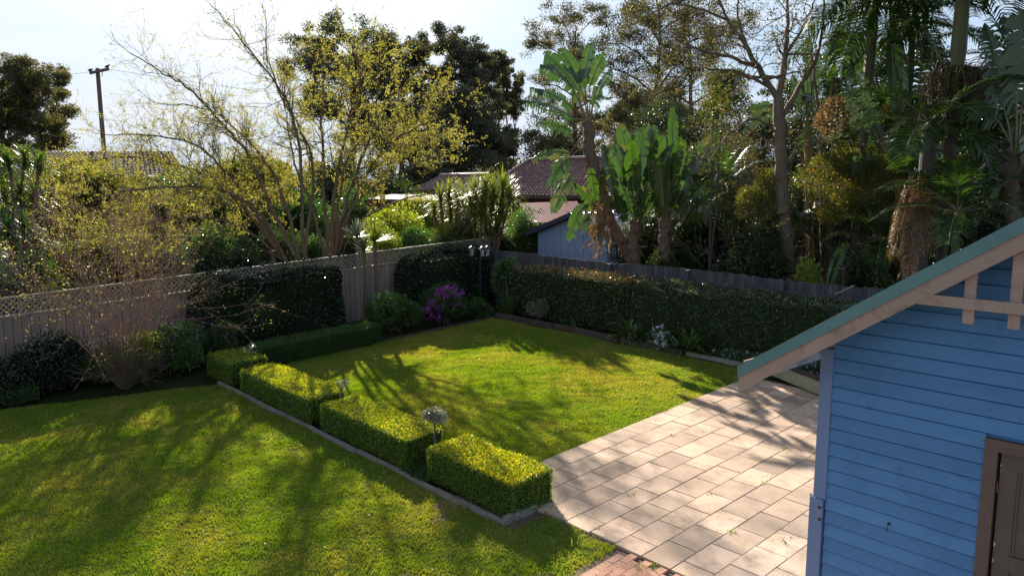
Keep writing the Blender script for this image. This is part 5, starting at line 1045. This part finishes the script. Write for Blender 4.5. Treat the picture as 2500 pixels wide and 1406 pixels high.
def palm(name, label, base, ztop, r0, r1, nf, Ln, ll, shaft=1.2, el=(0.1, 1.3), dead=0, fruit=None, trunkmat='palmtrunk', droop=1.0, group='feather palms behind the paling fence', lean=(0, 0), hang=0.5, n=52, az=None):
    b = np.array([base[0], base[1], gz(base[1])]); tp = np.array([b[0] + lean[0], b[1] + lean[1], ztop]); t = thing(name, label, 'palm', b, group); H = ztop - b[2]
    sh0 = b + (tp - b) * (1 - shaft / H); k = 14
    pts = np.array([b + (sh0 - b) * i / k for i in range(k + 1)]); MB().tube(pts, np.linspace(r0, r1, k + 1) * (1 + 0.03 * np.cos(np.arange(k + 1) * 3.1)), 12).build('trunk', M[trunkmat], t)
    if shaft > 0.3: MB().tube([sh0, sh0 + (tp - sh0) * .15, sh0 + (tp - sh0) * .6, tp], [r1 * 1.05, r1 * 1.3, r1 * 1.1, r1 * 0.8], 12).build('crownshaft', M['crown'], t)
    st = MB()
    for i in range(nf):
        a = i * 2.4 + rng.uniform(-.3, .3) if az is None else az[i % len(az)] + rng.uniform(-.3, .3); e = el[0] + (el[1] - el[0]) * (i + 0.5) / nf; mb = MB()
        frond(mb, st, tp, (math.cos(a) * math.cos(e), math.sin(a) * math.cos(e), math.sin(e)), Ln * rng.uniform(.85, 1.1), ll, droop, n=n, hang=hang); mb.build('frond', M['palm'], t)
    for i in range(dead):
        a = rng.uniform(0, 6.28); mb = MB(); frond(mb, st, tp - (0, 0, 0.2), (math.cos(a) * .5, math.sin(a) * .5, -0.6), Ln * 0.8, ll * .8, 0.8, n=n, hang=1.5); mb.build('dead_frond', M['dead'], t)
    st.build('frond_stalks', M['petiole'], t)
    if fruit:
        f = MB(); zf = sh0[2]; S0, S1 = [], []
        for i in range(fruit):
            a = rng.uniform(0, 6.28); rr = rng.uniform(0.15, 0.75); p = np.array([sh0[0] + math.cos(a) * rr, sh0[1] + math.sin(a) * rr, zf - 0.05 - 0.15 * rr + rng.uniform(-.05, .08)])
            q0 = np.array([sh0[0] + math.cos(a) * 0.1, sh0[1] + math.sin(a) * 0.1, zf]); S0.append(q0); S1.append(p)
            L1 = rng.uniform(0.4, 1.1)
            for j in range(4): q = p + (rng.normal() * 0.03, rng.normal() * 0.03, -L1 / 4); S0.append(p); S1.append(q); p = q
        S0, S1 = np.array(S0), np.array(S1); f.segs(S0, S1, np.full(len(S0), .009), np.full(len(S0), .007), 3, v=0.5)
        k = len(S0); i = rng.integers(0, k, k * 3); f.leaves((S0[i] + S1[i]) / 2 + rng.normal(size=(len(i), 3)) * 0.03, 0.05, 0.6); f.build('fruit_strands', M['brownfruit'], t)
    return t
def at(px, Y): p = onY(px, 640, Y); return (p[0], p[1])
p = at(2296, 20.0); zt_ = onY(2305, -110, 20.0)[2]
palm('king_palm', 'tall king palm with a skirt of brown fruit strands, nearest the shed roof', (p[0] + 0.0, p[1]), zt_, 0.12, 0.135, 20, 3.0, 0.95, shaft=zt_ - onY(2290, 170, 20)[2], el=(-0.35, 1.1), fruit=520, droop=1.1, hang=1.3, lean=(0.05, 0))
p = at(2078, 22.0); zt_ = onY(2105, 15, 22.0)[2]
palm('king_palm', 'king palm with a greenish shaft left of the fruiting palm', p, zt_, 0.105, 0.12, 20, 2.6, 0.85, shaft=zt_ - onY(2095, 210, 22)[2], el=(-0.5, 1.2), fruit=0, droop=1.0, hang=1.2, lean=(0.22, 0.0))
p = at(2245, 18.8)
palm('shaggy_palm', 'shaggy palm trunk wrapped in hanging brown dead fronds beside the fence', p, onY(2240, 300, 18.8)[2], 0.17, 0.15, 9, 2.0, 0.65, shaft=0.1, el=(-0.3, 0.9), droop=1.1)
p = np.array([*p, 0.0]); dm_ = MB()
zc0, zc1 = onY(2225, 660, 18.6)[2], onY(2225, 430, 18.6)[2]
for i in range(26):
    a = rng.uniform(0, 6.28); z = rng.uniform(zc1 - 0.4, zc1 + 0.25); b0 = np.array([p[0] - .12 + math.cos(a) * 0.15, p[1] - .1 + math.sin(a) * 0.15, z]); st_ = dm_
    frond(dm_, dm_, b0, (math.cos(a) * .25, math.sin(a) * .25, -1), rng.uniform(1.3, 2.1), 0.36, 0.4, n=26, w=0.022, hang=2.0, r=0.012)
tag(dm_.build('dead_frond_skirt', M['dead']), 'brown skirt of dead fronds hanging down the shaggy trunk', 'dead fronds')
FP = 'feather palms behind the paling fence'
for (px, Y, py, nf, Ln, lab, r) in ((1700, 20.2, 520, 12, 1.7, 'low feather palm left of the pale tree, its fronds over the fence', 0.06), (1760, 21.5, 455, 12, 1.8, 'feather palm in shade behind the low one', 0.07),
        (2190, 24, 60, 16, 2.8, 'tall feather palm whose crown fills the top between the two king palms', 0.1), (1845, 19.4, 600, 9, 1.2, 'small palm tucked against the fence near the pale trunk', 0.04), (1940, 21.5, 560, 10, 1.4, 'backlit palm immediately right of the pale trunk', 0.05),
        (2150, 20.3, 590, 10, 1.4, 'palm with yellow-green fronds low beside the shaggy trunk', 0.05), (2370, 21.0, 380, 14, 2.2, 'feather palm in shade between fruiting palm and right edge', 0.09),
        (2330, 18.2, 520, 12, 1.9, 'dark palm just above the shed roof line', 0.07), (2130, 24, 300, 12, 2.4, 'feather palm behind the first king palm', 0.1), (2020, 25, 300, 12, 2.2, 'spiky palm crown seen through the forked tree', 0.1),
        (2430, 23, 140, 14, 2.6, 'feather palm whose fronds stand against the sky at right', 0.12)):
    palm('feather_palm', lab, at(px, Y), onY(px, py, Y)[2], r * 1.2, r, nf, Ln, 0.5, shaft=0.25, el=(-0.2, 1.25), droop=1.1, group=FP, n=36)
# ------------------------------------------------------------------ cordylines and yuccas at left
def cord(name, label, px, py, d, heads, Ln=0.75, n=110, mat='strap', w=0.045, group='spiky-headed cordylines', z=None):
    b = D(px, 600, d); b[2] = gz(b[1]); t = thing(name, label, 'cordyline', b, group); st = MB(); mb = MB()
    for (hx, hy) in heads:
        h = D(hx, hy, d + rng.uniform(-.4, .4)); st.tube([b, (b + h) / 2 + rng.normal(size=3) * 0.08, h], [0.07, 0.055, 0.05], 7)
        for k in range(n):
            a, e = rng.uniform(0, 6.28), rng.uniform(-0.35, 1.5); blade_strip(mb, h + (0, 0, rng.uniform(-0.35, 0.05)), (math.cos(a) * math.cos(e), math.sin(a) * math.cos(e), math.sin(e)), Ln * rng.uniform(.7, 1.1), w, 1.0)
    st.build('stems', M['barkgrey'], t); mb.build('leaf_heads', M[mat], t); return t
cord('cordyline', 'many-headed cordyline at the far left edge', 40, 400, 24, [(20, 395), (60, 385), (95, 400), (10, 470), (50, 470), (85, 480)], n=120)
cord('cordyline', 'shaded cordyline heads beneath the far left one', 40, 560, 22, [(20, 560), (60, 550), (90, 585), (40, 620)], n=90, mat='boxdark')
cord('cordyline', 'tall weeping cordyline group left of the pale blue shed', 1180, 480, 28.5, [(1160, 470), (1185, 458), (1205, 475), (1228, 462), (1245, 480), (1150, 500), (1175, 515), (1200, 510), (1225, 520), (1185, 550), (1215, 555)], Ln=1.0, n=150, mat='cord', w=0.035)
cord('cordyline', 'leafy cordyline group left of the weeping one', 1095, 500, 30, [(1075, 485), (1095, 470), (1118, 490), (1060, 510), (1130, 480), (1100, 515)], Ln=0.8, n=120, mat='cord', w=0.035)
def yucca(label, px, py, d, Ln, n, m='lime'):
    p = D(px, py, d); mb = MB()
    for k in range(n):
        a, e = rng.uniform(0, 6.28), rng.uniform(0.1, 1.5); blade_strip(mb, p, (math.cos(a) * math.cos(e), math.sin(a) * math.cos(e), math.sin(e)), Ln * rng.uniform(.75, 1.1), 0.055, 0.15)
    t = thing('yucca', label, 'yucca', (p[0], p[1], gz(p[1])), 'spiky yuccas behind the lattice fence'); mb.build('leaves', M[m], t); MB().tube([(p[0], p[1], gz(p[1])), p], [0.07, 0.06], 7).build('stem', M['barkgrey'], t)
yucca('bright green backlit yucca behind the lattice fence', 915, 590, 24.5, 0.72, 90)
yucca('blue-green spiky yucca beside the trunks of the upright tree', 872, 580, 25.5, 0.7, 80, 'silver')
yucca('grey spiky yucca with drooping leaves below the bright one', 888, 612, 24.0, 0.5, 70, 'grey')
# ------------------------------------------------------------------ shrubs in the neighbouring gardens
NG = 'shrubs in the neighbouring gardens'
def far_bush(label, px, py, d, wpx, hpx, m, size=0.08, n=5000, name='garden_shrub', group=NG, **k):
    """shrub whose crown is centred at the measured place; stands on the ground"""
    for _ in range(30):                                      # keep the crown clear of the fences
        c = D(px, py, d); rx, rz_ = wpx * d / FX / 2, hpx * d / FX / 2
        if (group == NG and (c[0] + rx * 0.9 < -21.75 or c[1] - rx > 18.9)) or (group != NG and c[1] - rx * 0.9 > 17.85): break
        d *= 1.02
    hc = c[2] - gz(c[1]); top = hc + rz_
    if m != 'olive' and m != 'gum' and m != 'dead' and hc - rz_ > 0.2: n = int(n * min(2.2, top / 2 / rz_)); hc = rz_ = top / 2
    return bush(name, label, 'shrub', (c[0], c[1], hc), (rx, rx, rz_), n, size, m, group=group, **k)
rows = [
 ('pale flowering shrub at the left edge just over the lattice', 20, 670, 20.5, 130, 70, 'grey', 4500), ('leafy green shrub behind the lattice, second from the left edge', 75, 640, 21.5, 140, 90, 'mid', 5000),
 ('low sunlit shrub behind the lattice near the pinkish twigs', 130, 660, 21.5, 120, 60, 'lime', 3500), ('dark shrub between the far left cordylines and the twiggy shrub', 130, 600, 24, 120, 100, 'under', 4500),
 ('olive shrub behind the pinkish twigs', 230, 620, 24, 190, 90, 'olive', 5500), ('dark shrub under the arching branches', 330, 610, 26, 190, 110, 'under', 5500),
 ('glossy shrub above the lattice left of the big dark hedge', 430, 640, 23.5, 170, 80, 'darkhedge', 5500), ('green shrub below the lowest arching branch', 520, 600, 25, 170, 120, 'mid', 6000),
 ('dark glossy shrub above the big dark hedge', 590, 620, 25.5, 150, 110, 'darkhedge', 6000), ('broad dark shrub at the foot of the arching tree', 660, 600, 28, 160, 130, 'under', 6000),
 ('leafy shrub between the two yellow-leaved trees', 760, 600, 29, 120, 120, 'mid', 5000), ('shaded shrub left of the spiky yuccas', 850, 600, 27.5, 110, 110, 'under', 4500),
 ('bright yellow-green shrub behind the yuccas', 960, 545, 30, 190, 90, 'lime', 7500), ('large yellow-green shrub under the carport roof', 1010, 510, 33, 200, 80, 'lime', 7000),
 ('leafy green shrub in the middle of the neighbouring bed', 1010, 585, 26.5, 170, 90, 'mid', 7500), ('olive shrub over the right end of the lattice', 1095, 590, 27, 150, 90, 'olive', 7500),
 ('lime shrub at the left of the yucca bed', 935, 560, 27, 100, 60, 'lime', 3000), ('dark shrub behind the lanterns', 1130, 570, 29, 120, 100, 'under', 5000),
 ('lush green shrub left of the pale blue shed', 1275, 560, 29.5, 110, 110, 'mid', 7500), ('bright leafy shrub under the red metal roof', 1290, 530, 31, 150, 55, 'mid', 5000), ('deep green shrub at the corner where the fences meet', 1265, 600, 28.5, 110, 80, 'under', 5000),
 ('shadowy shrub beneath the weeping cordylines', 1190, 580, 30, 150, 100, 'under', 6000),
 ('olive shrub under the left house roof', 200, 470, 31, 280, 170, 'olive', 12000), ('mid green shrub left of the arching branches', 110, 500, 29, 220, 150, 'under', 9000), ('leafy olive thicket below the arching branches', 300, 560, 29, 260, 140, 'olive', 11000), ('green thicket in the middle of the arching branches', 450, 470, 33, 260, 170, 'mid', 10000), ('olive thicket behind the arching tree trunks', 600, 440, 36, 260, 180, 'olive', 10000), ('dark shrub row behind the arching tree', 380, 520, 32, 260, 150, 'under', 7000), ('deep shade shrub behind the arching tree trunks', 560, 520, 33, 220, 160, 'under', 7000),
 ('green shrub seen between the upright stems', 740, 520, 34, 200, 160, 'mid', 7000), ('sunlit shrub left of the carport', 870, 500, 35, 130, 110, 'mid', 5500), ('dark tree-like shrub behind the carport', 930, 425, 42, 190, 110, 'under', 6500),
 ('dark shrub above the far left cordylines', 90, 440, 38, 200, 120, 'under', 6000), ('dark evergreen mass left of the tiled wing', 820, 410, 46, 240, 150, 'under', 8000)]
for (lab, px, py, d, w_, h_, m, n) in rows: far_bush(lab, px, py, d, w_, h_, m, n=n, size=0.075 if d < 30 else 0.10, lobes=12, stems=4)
RG = 'shrubs and saplings behind the paling fence'
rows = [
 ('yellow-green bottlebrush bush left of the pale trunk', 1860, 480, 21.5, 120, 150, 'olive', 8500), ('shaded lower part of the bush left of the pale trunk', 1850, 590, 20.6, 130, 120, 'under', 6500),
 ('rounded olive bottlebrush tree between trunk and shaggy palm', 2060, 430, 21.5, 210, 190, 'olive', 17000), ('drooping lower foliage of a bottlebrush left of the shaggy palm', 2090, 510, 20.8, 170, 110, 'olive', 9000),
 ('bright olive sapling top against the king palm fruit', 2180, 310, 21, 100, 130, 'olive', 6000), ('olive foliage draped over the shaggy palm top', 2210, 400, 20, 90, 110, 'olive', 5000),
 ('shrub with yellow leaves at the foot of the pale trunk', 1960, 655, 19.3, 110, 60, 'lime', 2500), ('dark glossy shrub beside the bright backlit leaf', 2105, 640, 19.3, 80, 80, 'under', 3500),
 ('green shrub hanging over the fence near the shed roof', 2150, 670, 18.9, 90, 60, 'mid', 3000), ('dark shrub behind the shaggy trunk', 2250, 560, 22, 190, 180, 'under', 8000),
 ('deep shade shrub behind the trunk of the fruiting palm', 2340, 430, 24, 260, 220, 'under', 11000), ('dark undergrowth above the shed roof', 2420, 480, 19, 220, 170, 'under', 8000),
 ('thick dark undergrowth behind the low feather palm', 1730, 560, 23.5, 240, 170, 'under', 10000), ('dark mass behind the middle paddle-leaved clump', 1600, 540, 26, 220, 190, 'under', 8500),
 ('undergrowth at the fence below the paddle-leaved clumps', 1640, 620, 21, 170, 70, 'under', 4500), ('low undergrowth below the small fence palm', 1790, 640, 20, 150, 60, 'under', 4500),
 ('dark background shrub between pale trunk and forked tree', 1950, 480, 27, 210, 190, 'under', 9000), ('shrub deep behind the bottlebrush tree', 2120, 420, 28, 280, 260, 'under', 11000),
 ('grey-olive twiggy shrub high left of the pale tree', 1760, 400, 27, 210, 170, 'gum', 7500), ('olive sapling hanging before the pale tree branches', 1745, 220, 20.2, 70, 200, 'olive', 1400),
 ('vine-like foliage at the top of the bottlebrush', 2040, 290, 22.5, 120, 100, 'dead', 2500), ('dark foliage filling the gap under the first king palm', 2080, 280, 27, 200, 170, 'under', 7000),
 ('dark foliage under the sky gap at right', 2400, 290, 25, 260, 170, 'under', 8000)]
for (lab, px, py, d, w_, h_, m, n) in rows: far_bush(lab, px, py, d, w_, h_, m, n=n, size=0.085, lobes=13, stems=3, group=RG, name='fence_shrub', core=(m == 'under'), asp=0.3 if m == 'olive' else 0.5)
for lab, px, d, tp, wd_px in (('dense dark tree behind the pale tree and its tangle of twigs', 1800, 36, 250, 260), ('dark tree closing the view behind the forked tree', 1985, 34, 250, 260),
        ('dark leafy tree behind the first king palm', 2130, 33, 120, 250), ('dark leafy tree behind the fruiting palm', 2290, 31, 170, 260), ('dark leafy tree behind the right edge plants', 2450, 29, 210, 300), ('dark tree left of the pale trunk, behind the clumps', 1680, 38, 300, 240)):
    big_tree('dark_tree', lab, px, d, tp, wd_px, 'barkdark', 'under', 26000, 0.17, limbs=16, sig=0.4, trunk=0.2, low=0.08, cl=10, cs=0.24, base_py=560)
# far woods that close the view
wd_ = MB(); n = 60000
xx = rng.uniform(-400, 2900, n); dd = rng.uniform(85, 120, n); R_ = (xx - CX) / FX
P = CAM + (RIGHT[None] * R_[:, None] + HEAD[None])[:, [0, 1]].repeat(1, 0) @ np.eye(2, 3) * dd[:, None]
hh = 4.2 + 1.6 * np.sin(xx * 0.011) + 1.2 * np.sin(xx * 0.031 + 1) + 0.8 * np.sin(xx * 0.083); P[:, 2] = gz(30) + rng.uniform(0, 1, n) ** 0.7 * hh * dd / 95
wd_.leaves(P, 0.8, 0.8); wo_ = wd_.build('distant_woods', M['far2']); tag(wo_, 'low band of distant trees on the horizon', 'woods', kind='stuff')
